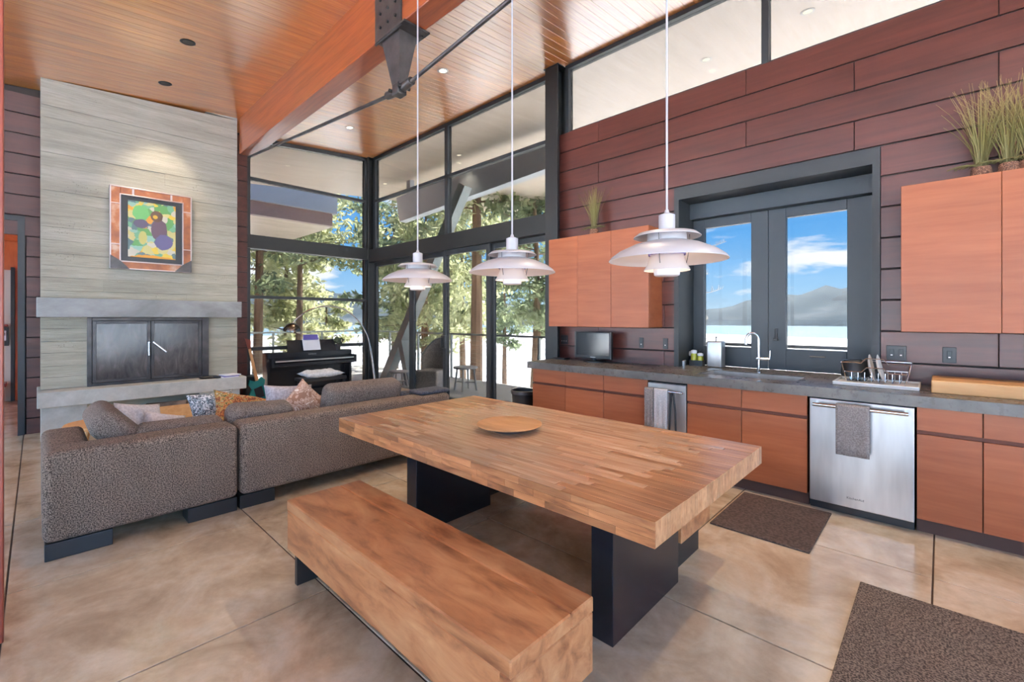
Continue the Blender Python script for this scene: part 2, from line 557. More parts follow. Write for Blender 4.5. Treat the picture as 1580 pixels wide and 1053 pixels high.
h_ = MB().box(-1.19, WS - .02, 1.2, -1.17, WS, 1.32, .004).box(-1.2, WS - .05, 1.2, -1.16, WS - .02, 1.225, .004).build('latch', 'plastic', k1)
MB().tube([(-.9, WS - .012, 1.06), (-.78, WS - .012, 1.06)], .006, 8).build('lock_mark', 'steel', k1)

# clerestory glazing over the boards
k2 = thing('window_2', 'long clerestory glazing above the red brown boards', 'window', kind='structure')
f_ = MB().box(-3.49, WY + .02, TOP, XR, WY + .1, TOP + .02)
f_.box(-3.49, WY, zc(WY) - .05, XR, WY + .1, zc(WY) + .005)
f_.build('frame', 'frame', k2)
xs = [-3.47, -1.19, 1.1, XR]
for i, (a, b) in enumerate(zip(xs, xs[1:])):
    BX('mullion', a - .03, WY, TOP, a + .03, WY + .1, zc(WY) - .04, 'frame', k2)
    BX('pane', a + .03, WY + .05, TOP + .02, b - .03, WY + .056, zc(WY) - .05, 'glass', k2, 0)

# steel columns
def column(x, y, label):
    t = thing('steel_column', label, 'column', (x, y, 0), group='dark steel columns along the glazing')
    BX('web', -.02, -.1, 0, .02, .1, zc(y) - .02, 'black', t)
    BX('flange', -.1, -.11, 0, .1, -.085, zc(y) - .02, 'black', t)
    BX('flange', -.1, .085, 0, .1, .11, zc(y) - .02, 'black', t)
    BX('cap_plate', -.12, -.12, zc(y) - .03, .12, .12, zc(y) - .018, 'black', t)
    return t
column(-3.6, 4.62, 'dark steel column between sliding doors and board wall')
column(-8.38, 4.66, 'dark steel column at the glazed corner behind the piano')

# glazed wall with sliding doors (window_3 upper, door_1 lower)
k3 = thing('window_3', 'tall upper glazing above the sliding doors', 'window', kind='structure')
XL, XD = -8.28, -3.7
BX('steel_lintel', XL, WY - .09, 2.535, XD, WY + .1, 2.79, 'black', k3)
BX('head_rail', XL, WY, zc(WY) - .06, XD, WY + .09, zc(WY) + .005, 'frame', k3)
BX('transom', XL, WY, 3.745, XD, WY + .08, 3.795, 'frame', k3)
for x in (XL + .03, -5.935, XD - .03):
    BX('mullion', x - .04, WY, 2.79, x + .04, WY + .09, zc(WY) - .05, 'frame', k3)
for a, b in ((XL + .07, -5.975), (-5.895, XD - .07)):
    BX('pane', a, WY + .04, 2.79, b, WY + .046, 3.745, 'glass', k3, 0)
    BX('pane', a, WY + .04, 3.795, b, WY + .046, zc(WY) - .06, 'glass', k3, 0)
k4 = thing('door_1', 'black framed sliding glass doors to the deck', 'door', kind='structure')
BX('sill_track', XL, WY - .04, 0, XD, WY + .1, .03, 'frame', k4)
for (a, b, yo) in ((XL, -6.98, .03), (-6.98, -5.94, .03), (-5.98, -4.86, -.03), (-4.9, XD, .03)):
    st = .075
    y0 = WY + yo
    s_ = MB().box(a, y0, .03, a + st, y0 + .05, 2.535, .003).box(b - st, y0, .03, b, y0 + .05, 2.535, .003).box(a + st, y0, .03, b - st, y0 + .05, .13, .003).box(a + st, y0, 2.46, b - st, y0 + .05, 2.535, .003)
    l_ = s_.build('door_leaf', 'frame', k4)
    BX('pane', a + st, y0 + .022, .13, b - st, y0 + .028, 2.46, 'glass', l_, 0)
MB().box(-5.99, WY - .075, .93, -5.87, WY - .03, 1.14, .01).box(-5.96, WY - .1, .96, -5.93, WY - .075, 1.11, .008).build('door_handle', 'plastic', k4)

# glazed end wall beside fireplace
EX = -8.38
k5 = thing('window_4', 'tall end window behind the piano', 'window', kind='structure')
Y0, Y1 = 2.39, 4.56
BX('steel_lintel', EX - .1, Y0, 2.59, EX + .08, Y1, 2.815, 'black', k5)
fr = MB().box(EX - .06, Y0, 0, EX + .04, Y0 + .06, zc(Y0) - .02).box(EX - .06, Y1 - .05, 0, EX + .04, Y1, zc(Y1) - .02)
fr.build('jamb', 'frame', k5)
MB().prism([(Y0, zc(Y0) - .07), (Y1, zc(Y1) - .07), (Y1, zc(Y1) - .005), (Y0, zc(Y0) - .005)], 'x', EX - .06, EX + .04).build('head_rail', 'frame', k5)
rails = [(0, .06), (.875, .935), (1.755, 1.805), (2.59, 2.815), (3.735, 3.785)]
for a, b in rails:
    if a != 2.59:
        BX('rail', EX - .05, Y0 + .06, a, EX + .04, Y1 - .05, b, 'frame', k5)
zz = [(.06, .875), (.935, 1.755), (1.805, 2.59), (2.815, 3.735)]
for a, b in zz:
    BX('pane', EX - .01, Y0 + .06, a, EX - .004, Y1 - .05, b, 'glass', k5, 0)
MB().prism([(Y0 + .06, 3.785), (Y1 - .05, 3.785), (Y1 - .05, zc(Y1) - .075), (Y0 + .06, zc(Y0) - .07)], 'x', EX - .01, EX - .004).build('pane', 'glass', k5)

# end wall of dark boards with doorway, and red strip beside the fireplace
we = MB()
LX = -8.1
we.prism([(-3.6, zc(-3.6)), (-3.6, 2.6), (.3, 2.6), (.3, zc(.3))], 'x', LX - .2, LX - .02)
we.box(LX - .2, -.1, 0, LX - .02, .3, 2.6).box(LX - .2, YB, 0, LX - .02, -1.3, 2.6)
we.prism([(.3, 0), (2.39, 0), (2.39, zc(2.39)), (.3, zc(.3))], 'x', -8.44, -8.3)
we = tag(we.build('wall_fireplace', 'gap'), 'dark board wall with a doorway beside the fireplace', 'wall', kind='structure')
for k in range(20):
    z1 = 4.4 - pitch * k
    z0 = max(z1 - pitch + .013, 0)
    if z1 < .05:
        break
    if z1 > 2.63:
        zt = min(z1, zc(-.1) - .03)
        if zt - z0 > .05:
            piece('plank', LX - .02, -3.5, z0, LX, .06, zt, 'darkboard', we, .002)
    else:
        piece('plank', LX - .02, -.09, z0, LX, .06, z1, 'darkboard', we, .002)
        piece('plank', LX - .02, -3.5, z0, LX, -1.32, z1, 'darkboard', we, .002)
    zt = min(z1, zc(2.2) - .03)
    piece('plank', -8.3, 2.0, z0, -8.28, 2.388, zt, 'board', we, .002)
dr = MB().box(LX - .2, -.16, 0, LX + .02, -.1, 2.66).box(LX - .2, -1.32, 0, LX + .02, -1.26, 2.66).box(LX - .2, -1.26, 2.6, LX + .02, -.16, 2.66).build('door_2', 'frame')
tag(dr, 'black steel doorway frame opening to the next room', 'door', kind='structure')

# back wall: unseen clear glass added to light the room, plus plain side wall
k6 = thing('window_fill_back', 'wide clear glazing added unseen at the back to light the room', 'window', kind='structure')
nb = 6
for i in range(nb + 1):
    x = -8.3 + (XR + 8.3) * i / nb
    BX('mullion', x - .03, YB - .05, 0, x + .03, YB + .05, zc(YB), 'frame', k6)
    if i < nb:
        BX('pane', x + .03, YB - .004, .05, x + (XR + 8.3) / nb - .03, YB + .004, zc(YB) - .05, 'clear', k6, 0)
MB().box(-8.3, YB - .05, 0, XR, YB + .05, .05).box(-8.3, YB - .05, zc(YB) - .05, XR, YB + .05, zc(YB)).build('frame', 'frame', k6)
k7 = MB().box(XR, YB, 0, XR + .15, -2.6, zc(YB)).box(XR, 3.2, 0, XR + .15, 4.82, 4.65).prism([(-2.6, 3.6), (3.2, 3.6), (3.2, zc(3.2)), (-2.6, zc(-2.6))], 'x', XR, XR + .15).build('wall_side', 'wall')
tag(k7, 'plain plaster side wall of the kitchen', 'wall', kind='structure')
k8 = thing('window_fill_side', 'clear side glazing added unseen to light the kitchen', 'window', kind='structure')  # unseen side glass added for more daylight in the room
for i in range(3):
    y = -2.6 + 5.8 * i / 3
    BX('mullion', XR + .03, y, 0, XR + .1, y + .06, 3.6, 'frame', k8)
    BX('pane', XR + .06, y + .06, .05, XR + .068, y + 5.8 / 3, 3.6, 'clear', k8, 0)

# near door leaf at the picture border
dl = thing('door_3', 'row of glazed folding leaves with red brown wooden stiles', 'door', (-3.0, -.1, 0), kind='structure')
for k in range(4):
    y = -.87 * k
    lf = MB().box(-.03, y - .09, 0, .03, y, 2.9, .004).box(-.03, y - .86, 0, .03, y - .77, 2.9, .004).box(-.03, y - .77, 0, .03, y - .09, .12, .004).box(-.03, y - .77, 2.8, .03, y - .09, 2.9, .004).build('door_leaf', 'redwood', dl)
    BX('pane', -.006, y - .77, .12, .006, y - .09, 2.8, 'clear', lf, 0)
BX('head_track', -.05, -3.48, 2.9, .05, 0, 2.98, 'frame', dl)

# room seen through the doorway
bk = MB().box(-11.9, -3.2, -.1, -8.2, 1.2, -.002).build('floor_beyond', 'floor')
tag(bk, 'pale concrete floor of the next room beyond the doorway', 'floor', kind='structure')
bk = MB().box(-11.9, -3.2, 2.75, -8.3, 1.2, 2.85).build('ceiling_beyond', 'orangewood')
tag(bk, 'orange timber ceiling of the next room beyond the doorway', 'ceiling', kind='structure')
bk = thing('wall_beyond', 'pale end wall of the next room beyond the doorway', 'wall', kind='structure')
BX('plaster', -11.9, -3.2, 0, -11.6, -.31, 2.25, 'wall', bk)
BX('lintel', -11.9, -3.2, 2.25, -11.6, 1.2, 2.75, 'orangewood', bk)
BX('post', -11.9, -.31, 0, -11.56, -.26, 2.3, 'frame', bk)
BX('timber_wall', -11.9, -.26, 0, -11.6, 1.2, 2.25, 'orangewood', bk)
BX('side_wall', -11.6, 1.1, 0, -8.3, 1.2, 2.75, 'orangewood', bk)
t = tag(BX('shelf_board', -11.58, -1.2, 1.28, -11.4, -.34, 1.32, 'redwood', bev=.004), 'thin red brown shelf on the wall beyond the doorway', 'shelf')
t = thing('framed_picture', 'dark framed print of a black tree beyond the doorway', 'picture', (-11.59, -.6, 1.14))
BX('frame', 0, -.5, -.19, .03, .27, .13, 'black', t)
BX('print', .03, -.45, -.1, .034, .24, .07, 'paper', t)
p = MB()
p.bar((.036, .17, -.1), (.036, .17, 0), .004, .012, (1, 0, 0))
for a in range(9):
    p.lathe([(0, 0), (.018, .006), (0, .014)], 8, (.038, .17 + .05 * math.cos(a * .8), .01 + .025 * math.sin(a * 1.3)))
p.build('tree_print', 'black', t)
t = thing('console_table', 'low wooden console under the shelf beyond the doorway', 'table', (-11.4, -.9, 0))
BX('top', -.18, -.5, .28, .18, .55, .34, 'redwood', t)
for a in (-.45, .5):
    for b in (-.15, .15):
        BX('leg', b - .02, a - .02, 0, b + .02, a + .02, .28, 'redwood', t)

# ------------------------------------------------------------------ fireplace
FX = -7.65
fp = thing('fireplace', 'tall board formed concrete fireplace with steel doors', 'fireplace', (FX, 0, 0))
rs = random.Random(3)
cm = MB()
def course(y0, y1, z0, z1):
    zt = lambda y, z: min(z, zc(y) - .002)
    d = rs.uniform(-.008, .004)
    cm.hexa([(-.6, y0, z0), (d, y0, z0), (d, y1, z0), (-.6, y1, z0), (-.6, y0, zt(y0, z1)), (d, y0, zt(y0, z1)), (d, y1, zt(y1, z1)), (-.6, y1, zt(y1, z1))])
z = .58
while z < 4.4:
    h = rs.uniform(.13, .16)
    y = .03
    if z > zc(.03) - .03:
        y = .03 + max(0, z - zc(.03) + .004) / .086
    cuts = [y] + ([rs.uniform(max(y + .2, .4), 1.7)] if rs.random() < .55 and y < 1.4 else []) + [2.07]
    for a, b in zip(cuts, cuts[1:]):
        if b <= a:
            continue
        z1 = z + h - .0025
        if z < 1.44 and z1 > .58 and b > .43 and a < 1.69:      # leave the firebox open
            if a < .43:
                course(a, .43, z, min(z1, 4.5))
            if b > 1.69:
                course(1.69, b, z, min(z1, 4.5))
        else:
            course(a, b, z, z1)
    z += h
cm.box(-.6, .03, .0, -.05, 2.07, .42).box(-.3, .44, .1, -.29, 1.68, .12)
cm.build('chimney_mass', 'fireconc', fp)
BX('mantel', -.02, -.004, 1.433, .2, 2.075, 1.662, 'mantel', fp, .006)
BX('hearth', -.6, 0, .4, .3, 2.11, .575, 'hearthconc', fp, .008)
BX('hearth_plinth', -.3, 1.55, 0, .2, 2.05, .4, 'hearthconc', fp, .005)
BX('hearth_plinth', -.3, .03, 0, .2, .42, .4, 'hearthconc', fp, .005)
BX('firebox', -.6, .43, .58, -.12, 1.69, 1.43, 'soot', fp)
ff = MB().box(-.1, .426, .576, .03, .47, 1.43, .003).box(-.1, 1.62, .576, .035, 1.7, 1.43, .003).box(-.1, .47, .576, .02, 1.62, .61, .003).box(-.1, .47, 1.39, .02, 1.62, 1.43, .003)
ff.build('fire_frame', 'iron', fp)
for i, (a, b) in enumerate(((.475, 1.042), (1.048, 1.615))):
    d_ = MB().box(0, a, .615, .03, a + .035, 1.385, .003).box(0, b - .035, .615, .03, b, 1.385, .003).box(0, a + .035, .615, .03, b - .035, .65, .003).box(0, a + .035, 1.35, .03, b - .035, 1.385, .003).build('fire_door', 'iron', fp)
    BX('fire_glass', .008, a + .035, .65, .014, b - .035, 1.35, 'soot', d_, 0)
    hy = 1.02 if i == 0 else 1.07
    hb = MB().tube([(.03, hy, 1.1), (.07, hy, 1.1)], .01, 8)
    if i == 0:
        hb.tube([(.07, hy, 1.1), (.075, hy, .93)], .01, 8)
    else:
        hb.tube([(.07, hy, 1.1), (.1, hy + .13, .97)], .012, 8)
    hb.build('handle', 'chrome', d_, True)

# painting
pa = thing('framed_painting', 'colourful bear painting in a copper metal frame on the concrete', 'painting', (FX + .02, 1.06, 2.58))
hw, hh = .425, .525
def ring(y0, z0, y1, z1, t, x0, x1, m, name):
    q = MB().box(x0, y0, z0, x1, y0 + t, z1, .003).box(x0, y1 - t, z0, x1, y1, z1, .003).box(x0, y0 + t, z0, x1, y1 - t, z0 + t, .003).box(x0, y0 + t, z1 - t, x1, y1 - t, z1, .003)
    return q.build(name, m, pa)
M['copper'] = mat('copper frame', lambda N: bsdf(N, ramp(N, noise(N, coords(N), 6, (1, 1, 1), 4), [(.35, lin(134, 84, 62)), (.55, lin(170, 106, 68)), (.7, lin(196, 164, 140))]), .4, .4))
M['silver'] = plain('silver edge', lin(206, 188, 180), .3, .7)
ring(-hw, -hh, hw, hh, .1, 0, .045, 'copper', 'frame')
ring(-hw - .004, -hh - .004, hw + .004, hh + .004, .014, 0, .055, 'silver', 'outer_edge')
ring(-hw + .09, -hh + .09, hw - .09, hh - .09, .014, 0, .055, 'silver', 'inner_edge')
BX('mount', 0, -hw + .1, -hh + .1, .02, hw - .1, hh - .1, 'plastic', pa, 0)
for sy in (-1, 1):
    MB().prism([(sy * hw, -hh), (sy * (hw - .19), -hh), (sy * (hw - .1), -hh + .1), (sy * hw, -hh + .17)], 'x', 0, .06).build('corner_plate', 'iron', pa)
for sy in (-1, 1):
    for zz_ in (-.22, .3):
        BX('frame_band', 0, min(sy * hw, sy * (hw - .09)), zz_, .05, max(sy * hw, sy * (hw - .09)), zz_ + .014, 'silver', pa)
    BX('frame_band', 0, sy * .2 - .012, hh - .09, .05, sy * .2 + .012, hh, 'silver', pa)


def art(N):
    c = coords(N)
    s = N('ShaderNodeSeparateXYZ', i0=c)
    dn = N('ShaderNodeTexNoise', Vector=c, Scale=7, Detail=3).outputs['Color']
    cd_ = N('ShaderNodeVectorMath', _operation='ADD', i0=c, i1=N('ShaderNodeVectorMath', _operation='SCALE', i0=dn, Scale=.12).outputs[0]).outputs[0]
    v = N('ShaderNodeTexVoronoi', Vector=cd_, Scale=13).outputs['Color']
    k = N('ShaderNodeSeparateXYZ', i0=v).outputs[0]
    col = ramp(N, k, [(0, lin(96, 150, 84)), (.16, lin(206, 196, 130)), (.3, lin(150, 190, 170)), (.44, lin(220, 190, 70)), (.56, lin(206, 200, 178)), (.7, lin(96, 120, 120)), (.82, lin(116, 168, 130)), (.92, lin(210, 150, 60))], 'CONSTANT')

    def blob(cy, cz, ry, rz):
        a = mth(N, 'DIVIDE', mth(N, 'SUBTRACT', s.outputs[1], cy), ry)
        b = mth(N, 'DIVIDE', mth(N, 'SUBTRACT', s.outputs[2], cz), rz)
        q = mth(N, 'ADD', mth(N, 'MULTIPLY', a, a), mth(N, 'MULTIPLY', b, b))
        n_ = N('ShaderNodeTexNoise', Vector=c, Scale=20).outputs[0]
        return ramp(N, mth(N, 'ADD', q, mth(N, 'MULTIPLY', n_, .5)), [(1.15, g(1)), (1.25, g(0))] if False else [(.98, g(1)), (1, g(0))])
    col = mixc(N, blob(.0, -.4, .33, .09), col, lin(214, 150, 44))
    for b_, cc in (((-.12, .22, .1, .12), lin(110, 176, 104)), ((.07, .02, .1, .17), lin(92, 70, 84)), ((.12, -.14, .11, .12), lin(98, 92, 130)), ((-.12, .08, .09, .07), lin(92, 84, 104)), ((.045, .2, .075, .085), lin(92, 66, 48)), ((.03, .19, .03, .03), lin(206, 166, 60)), ((-.1, -.1, .05, .1), lin(196, 190, 110))):
        col = mixc(N, blob(*b_), col, cc)
    return bsdf(N, col, .35)


M['art'] = mat('painted canvas', art)
BX('canvas', .018, -.25, -.36, .026, .25, .37, 'art', pa, 0)

# things on the hearth and in the wood niche
cr = thing('wood_crate', 'open light wooden crate in the niche under the hearth', 'crate', (-7.5, 1.2, 0))
MB().box(-.15, -.24, .02, .15, .27, .04).box(-.15, -.24, .04, -.135, .27, .28).build('back_panel', 'pine', cr)
BX('front_panel', .135, -.24, .02, .15, .27, .27, 'pine', cr)
BX('side_panel', -.15, -.255, .02, .15, -.24, .28, 'pine', cr)
BX('side_panel', -.15, .27, .02, .15, .285, .28, 'pine', cr)
MB().tube([(-.1, -.2, .25), (.1, .2, .27)], .05, 9).build('log', 'bark', cr, True)
for i, (n_, w_, h_, m_, lb) in enumerate((('magazine', .22, .012, 'paper', 'thin white magazine lying on the hearth end'), ('magazine', .2, .012, 'violet', 'blue violet magazine on the white magazine at the hearth end'), ('catalogue', .21, .014, 'paper', 'white catalogue topmost of the hearth paper pile'))):
    o = BX(n_, -.1, -w_ / 2, 0, .1, w_ / 2, h_, m_, bev=.002)
    o.location = (-7.45, 1.9 + i * .012, .576 + sum((.0, .012, .024)[i:i + 1]))
    o.rotation_euler = (0, 0, .1 * i)
    tag(o, lb, 'magazine', 'papers on the hearth')
o = thing('fireplace_glove', 'dark leather fireplace glove lying on the hearth', 'glove', (-7.45, 1.66, .576))
q = MB().lathe([(0, 0), (.05, .004), (.062, .02), (.05, .035), (0, .04)], 14)
for v in q.bm.verts:
    v.co.y *= 2
q.build('palm', 'plastic', o, True)
MB().tube([(.03, .04, .02), (.07, .1, .018), (.08, .13, .012)], [.02, .018, .01], 8).build('thumb', 'plastic', o, True)

# ------------------------------------------------------------------ sofa
sf1 = thing('sectional_sofa_corner', 'speckled grey brown sofa module with wide arm facing the fireplace', 'sofa', (-3.75, .02, 0), group='sectional sofa modules')
sf2 = thing('sectional_sofa_module', 'long speckled grey brown sofa module beside the dining table', 'sofa', (-3.75, 1.04, 0), group='sectional sofa modules')


def soft(name, x0, y0, z0, x1, y1, z1, m, par, b=.05, seg=4):
    return BX(name, x0, y0, z0, x1, y1, z1, m, par, b, seg, True)


soft('backrest', -.26, 0, .1, 0, 1.005, .635, 'sofa', sf1, .045)
soft('arm', -1.0, .0, .1, -.25, .225, .61, 'sofa', sf1, .045)
soft('seat_base', -1.0, .175, .12, -.24, 1.005, .3, 'sofa', sf1, .03)
soft('seat_cushion', -1.02, .19, .3, -.26, 1.0, .44, 'cushion', sf1, .05)
for (a, b) in ((.06, -.12), (.9, -.12), (.06, -.9), (.9, -.9)):
    BX('leg', b - .08, a - .05 if a < .5 else a - .2, 0, b + .1, a + .25 if a < .5 else a + .1, .1, 'black', sf1)
soft('backrest', -.26, .0, .1, 0, 1.97, .635, 'sofa', sf2, .045)
soft('seat_base', -1.0, .0, .12, -.24, 1.97, .3, 'sofa', sf2, .03)
soft('arm', -1.0, 1.72, .1, -.25, 1.97, .6, 'sofa', sf2, .045)
soft('seat_cushion', -1.02, .0, .3, -.26, .86, .44, 'cushion', sf2, .05)
soft('seat_cushion', -1.02, .87, .3, -.26, 1.71, .44, 'cushion', sf2, .05)
for (a, b) in ((.08, -.12), (1.85, -.12), (.08, -.9), (1.85, -.9)):
    BX('leg', b - .08, a - .08 if a < .5 else a - .22, 0, b + .1, a + .16 if a < .5 else a + .1, .1, 'black', sf2)


def pillow_mesh(w_, h_, t_, m, n=14, seed=0, lump=.012):
    rr = np.random.default_rng(seed)
    ph = rr.uniform(0, 6, 6)
    V, F = [], []
    for side in (1, -1):
        for i in range(n + 1):
            for j in range(n + 1):
                u, v = 2 * i / n - 1, 2 * j / n - 1
                k = ((1 - abs(u) ** 3) * (1 - abs(v) ** 3))
                th = t_ / 2 * max(k, 0) ** .55
                px = u * w_ / 2 * (1 - .07 * (1 - v * v) * abs(u) ** 2)
                py = v * h_ / 2 * (1 - .07 * (1 - u * u) * abs(v) ** 2)
                wob = lump * math.sin(5 * u + ph[0]) * math.sin(4 * v + ph[1]) * k + lump * .5 * math.sin(9 * u + 6 * v + ph[2]) * k
                V.append((px, side * th + wob, py))
    K = (n + 1) ** 2
    for s_ in (0, 1):
        for i in range(n):
            for j in range(n):
                a = s_ * K + i * (n + 1) + j
                f = (a, a + 1, a + n + 2, a + n + 1)
                F.append(f if s_ == 0 else f[::-1])
    me = bpy.data.meshes.new('pillow')
    me.from_pydata(V, [], F)
    bm = bmesh.new()
    bm.from_mesh(me)
    bmesh.ops.remove_doubles(bm, verts=bm.verts, dist=.0005)
    bmesh.ops.recalc_face_normals(bm, faces=bm.faces)
    bm.to_mesh(me)
    bm.free()
    me.materials.append(M[m])
    me.shade_smooth()
    return me


def pillow(name, label, loc, w_, h_, t_, m, rot, seed, cat='cushion', group='loose cushions on the sofa'):
    o = link(name, pillow_mesh(w_, h_, t_, m, seed=seed), None, loc, rot)
    return tag(o, label, cat, group)


def back_cushion(label, loc, sx, sy, sz, m, rot, seed):
    me = MB().box(-sx / 2, -sy / 2, -sz / 2, sx / 2, sy / 2, sz / 2, .075, 5).mesh('cushion', m, True)
    rr = random.Random(seed)
    for v in me.vertices:
        v.co.z += .012 * math.sin(v.co.y * 9 + seed) * (1 if v.co.z > 0 else .3)
    o = link('back_cushion', me, None, loc, rot)
    return tag(o, label, 'cushion', 'loose cushions on the sofa')


HP = math.pi / 2
back_cushion('plump grey back cushion leaning against the sofa arm', (-4.4, .43, .575), .72, .19, .46, 'cushion', (.72, 0, 0), 1)
back_cushion('low grey back cushion along the corner sofa module', (-4.13, .74, .53), .2, .56, .28, 'cushion', (0, .25, 0), 2)
back_cushion('rumpled grey back cushion at the joint of the sofa modules', (-4.14, 1.28, .555), .2, .5, .34, 'cushion', (0, .3, 0), 3)
back_cushion('large grey back cushion on the long sofa module', (-4.13, 2.2, .60), .22, .78, .4, 'cushion', (0, .3, 0), 4)
pillow('throw_pillow', 'white pillow near the sofa arm cushion', (-4.62, .56, .58), .36, .34, .14, 'pwhite', (-.35, .2, HP + .5), 5)
pillow('throw_pillow', 'small white pillow lying against the white pillow', (-4.5, .7, .54), .3, .26, .12, 'pwhite', (-.5, .3, HP + .2), 15)
pillow('throw_pillow', 'black and white patterned pillow', (-4.72, 1.1, .58), .4, .38, .13, 'pspot', (-.4, 0, HP + .3), 6)
pillow('throw_pillow', 'rust and green floral pillow', (-4.6, 1.32, .57), .56, .36, .13, 'pfloral', (-.7, .3, HP + .1), 7)
pillow('throw_pillow', 'pale lilac grey pillow', (-4.5, 1.66, .58), .46, .42, .15, 'pgrey', (-.3, .1, HP + .1), 8)
pillow('throw_pillow', 'tan patterned pillow standing on its corner', (-4.36, 1.74, .60), .36, .36, .13, 'pstripe', (-.3, .8, HP - .1), 9)
pillow('throw_pillow', 'small dark blue grey pillow by the large grey cushion', (-4.12, 2.7, .54), .26, .24, .13, 'pdark', (-.2, .1, HP + .2), 10)
o = MB().box(-.12, -.16, 0, .12, .2, .04, .018, 3).build('throw_blanket', 'pdark', smooth=True, loc=(-3.92, 2.84, .637))
tag(o, 'folded dark throw blanket on the far end of the sofa', 'blanket')
t = thing('side_table', 'round light wooden side table behind the sofa arm', 'table', (-5.35, .42, 0))
MB().lathe([(0, .48), (.27, .48), (.28, .495), (.27, .51), (0, .51)], 36).build('table_top', 'pine', t, True)
for a in range(3):
    c_, s_ = math.cos(a * 2.1), math.sin(a * 2.1)
    MB().tube([(c_ * .2, s_ * .2, 0), (c_ * .12, s_ * .12, .48)], .016, 8).build('leg', 'pine', t, True)

# ------------------------------------------------------------------ dining table
tb = thing('dining_table', 'thick butcher block dining table on black panel legs', 'table', (-1.81, 2.008, 0))
tt = BX('table_top', -1.12, -.59, .665, 1.12, .59, .735, 'stave', tb, .002)
rs = random.Random(11)
nr = 30
wr = 1.204 / nr
for i in range(nr):
    y0 = -.602 + i * wr
    x = -1.128
    while x < 1.127:
        L = rs.uniform(.16, .62)
        x1 = min(x + L, 1.128)
        if 1.128 - x1 < .12:
            x1 = 1.128
        xe = [.664, .75 - rs.choice((0, 0, .0006, .0012))]
        full = x <= -1.12 or x1 >= 1.12
        L = round(x1 - x, 2)
        piece('stave', x + .0003, y0 + .0003, .66 if (full or i in (0, nr - 1)) else .737, x1 - .0003, y0 + wr - .0003, xe[1], 'staveend' if full else 'stave', tt, .0008)
        x = x1
for k in range(3):
    x = -1.128
    while x < 1.127:
        x1 = min(x + rs.uniform(.1, .42), 1.128)
        if 1.128 - x1 < .08:
            x1 = 1.128
        for yy in (-.608, .602):
            piece('edge_block', x + .0003, yy, .66 + .03 * k, x1 - .0003, yy + .006, .66 + .03 * (k + 1) - .0004, 'edge', tt, .0006)
        x = x1
for xx in (.73, -.73):
    BX('panel_leg', xx - .055, -.3, 0, xx + .055, .37, .664, 'blackgloss', tb, .003)
pl = thing('serving_plate', 'round pale wooden plate on a low dark foot', 'plate', (-1.875, 1.95, .7505))
MB().lathe([(0, .02), (.1, .02), (.19, .034), (.196, .04), (.19, .043), (.1, .03), (0, .028)], 44).build('dish', 'plate', pl, True)
MB().lathe([(0, 0), (.1, 0), (.1, .02), (0, .02)], 36).build('foot_ring', 'toe', pl, True)

# benches
def bench(x0, y0, label):
    b = thing('timber_bench', label, 'bench', (x0, y0, 0), group='timber benches at the dining table')
    L, W = 1.655, .42
    piece('top_board', 0, 0, .395, L, .29, .45, 'bench', b, .005)
    piece('top_board', 0, .292, .395, L, W, .449, 'bench', b, .005)
    piece('side_board', 0.002, .002, .187, L - .05, .05, .395, 'bench', b, .004)
    piece('side_board', 0.002, W - .05, .187, L - .05, W - .002, .395, 'bench', b, .004)
    piece('end_board', L - .05, .002, .187, L - .001, W - .002, .395, 'bench', b, .004)
    piece('end_board', .003, .05, .187, .05, W - .05, .395, 'bench', b, .004)
    piece('bottom_board', .05, .05, .19, L - .05, W - .05, .22, 'bench', b, .002)
    for xx in (.03, L - .09):
        BX('panel_leg', xx, .03, 0, xx + .03, W - .03, .187, 'black', b, .002)  # full width plate; under the far bench its black stands in for shadow
    return b
bench(-2.535, .92, 'heavy timber bench on steel plate feet on the near side of the table')
bench(-2.68, 2.42, 'timber bench tucked under the table on the kitchen side')

# ------------------------------------------------------------------ kitchen base units
CY = 4.0
def unit(x0, x1, bays, label, wide_drawer=False, top=.838):
    u = thing('base_cabinet', label, 'cabinet', (x0, CY, 0), group='orange veneered base cabinets under the counter')
    W = x1 - x0
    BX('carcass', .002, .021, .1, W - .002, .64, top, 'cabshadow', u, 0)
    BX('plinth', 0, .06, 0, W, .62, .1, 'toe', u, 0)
    n = len(bays) - 1
    dz = .672
    for i in range(n):
        a, b = bays[i] - x0 + .0025, bays[i + 1] - x0 - .0025
        piece('door', a, 0, .1, b, .02, dz - .014, 'cab', u, .0015)
        if not wide_drawer:
            piece('drawer_front', a, 0, dz + .012, b, .02, .836, 'cab', u, .0015)
    if wide_drawer:
        piece('drawer_front', .0025, 0, dz + .012, W - .0025, .02, .836, 'cab', u, .0015)
    return u
unit(-3.47, -2.997, (-3.47, -2.997), 'orange base cabinet at the deck end of the counter')
unit(-2.997, -2.511, (-2.997, -2.511), 'orange base cabinet second from the deck end of the counter')
unit(-2.511, -2.022, (-2.511, -2.022), 'orange base cabinet beside the narrow appliance')
unit(-1.647, -.731, (-1.647, -1.194, -.731), 'wide orange base cabinet under the sink', top=.69)
unit(-.12, .49, (-.12, .185, .49), 'orange base cabinet with one wide drawer beside the dishwasher')
unit(.49, 1.1, (.49, .8, 1.1), 'orange base cabinet furthest along from the dishwasher', True)

dw = thing('dishwasher', 'stainless steel dishwasher with bar handle', 'dishwasher', (-.731, CY, 0))
BX('tub', .01, .02, .02, .6, .6, .83, 'plastic', dw, 0)
BX('door_panel', .016, -.02, .072, .602, .02, .828, 'steel', dw, .004)
BX('kick_plate', .01, .05, .0, .6, .07, .072, 'plastic', dw, 0)
MB().tube([(.045, -.07, .79), (.575, -.07, .79)], .0135, 14).build('handle', 'chrome', dw, True)
for xx in (.06, .56):
    MB().tube([(xx, -.02, .79), (xx, -.07, .79)], .014, 10).build('handle_mount', 'chrome', dw, True)


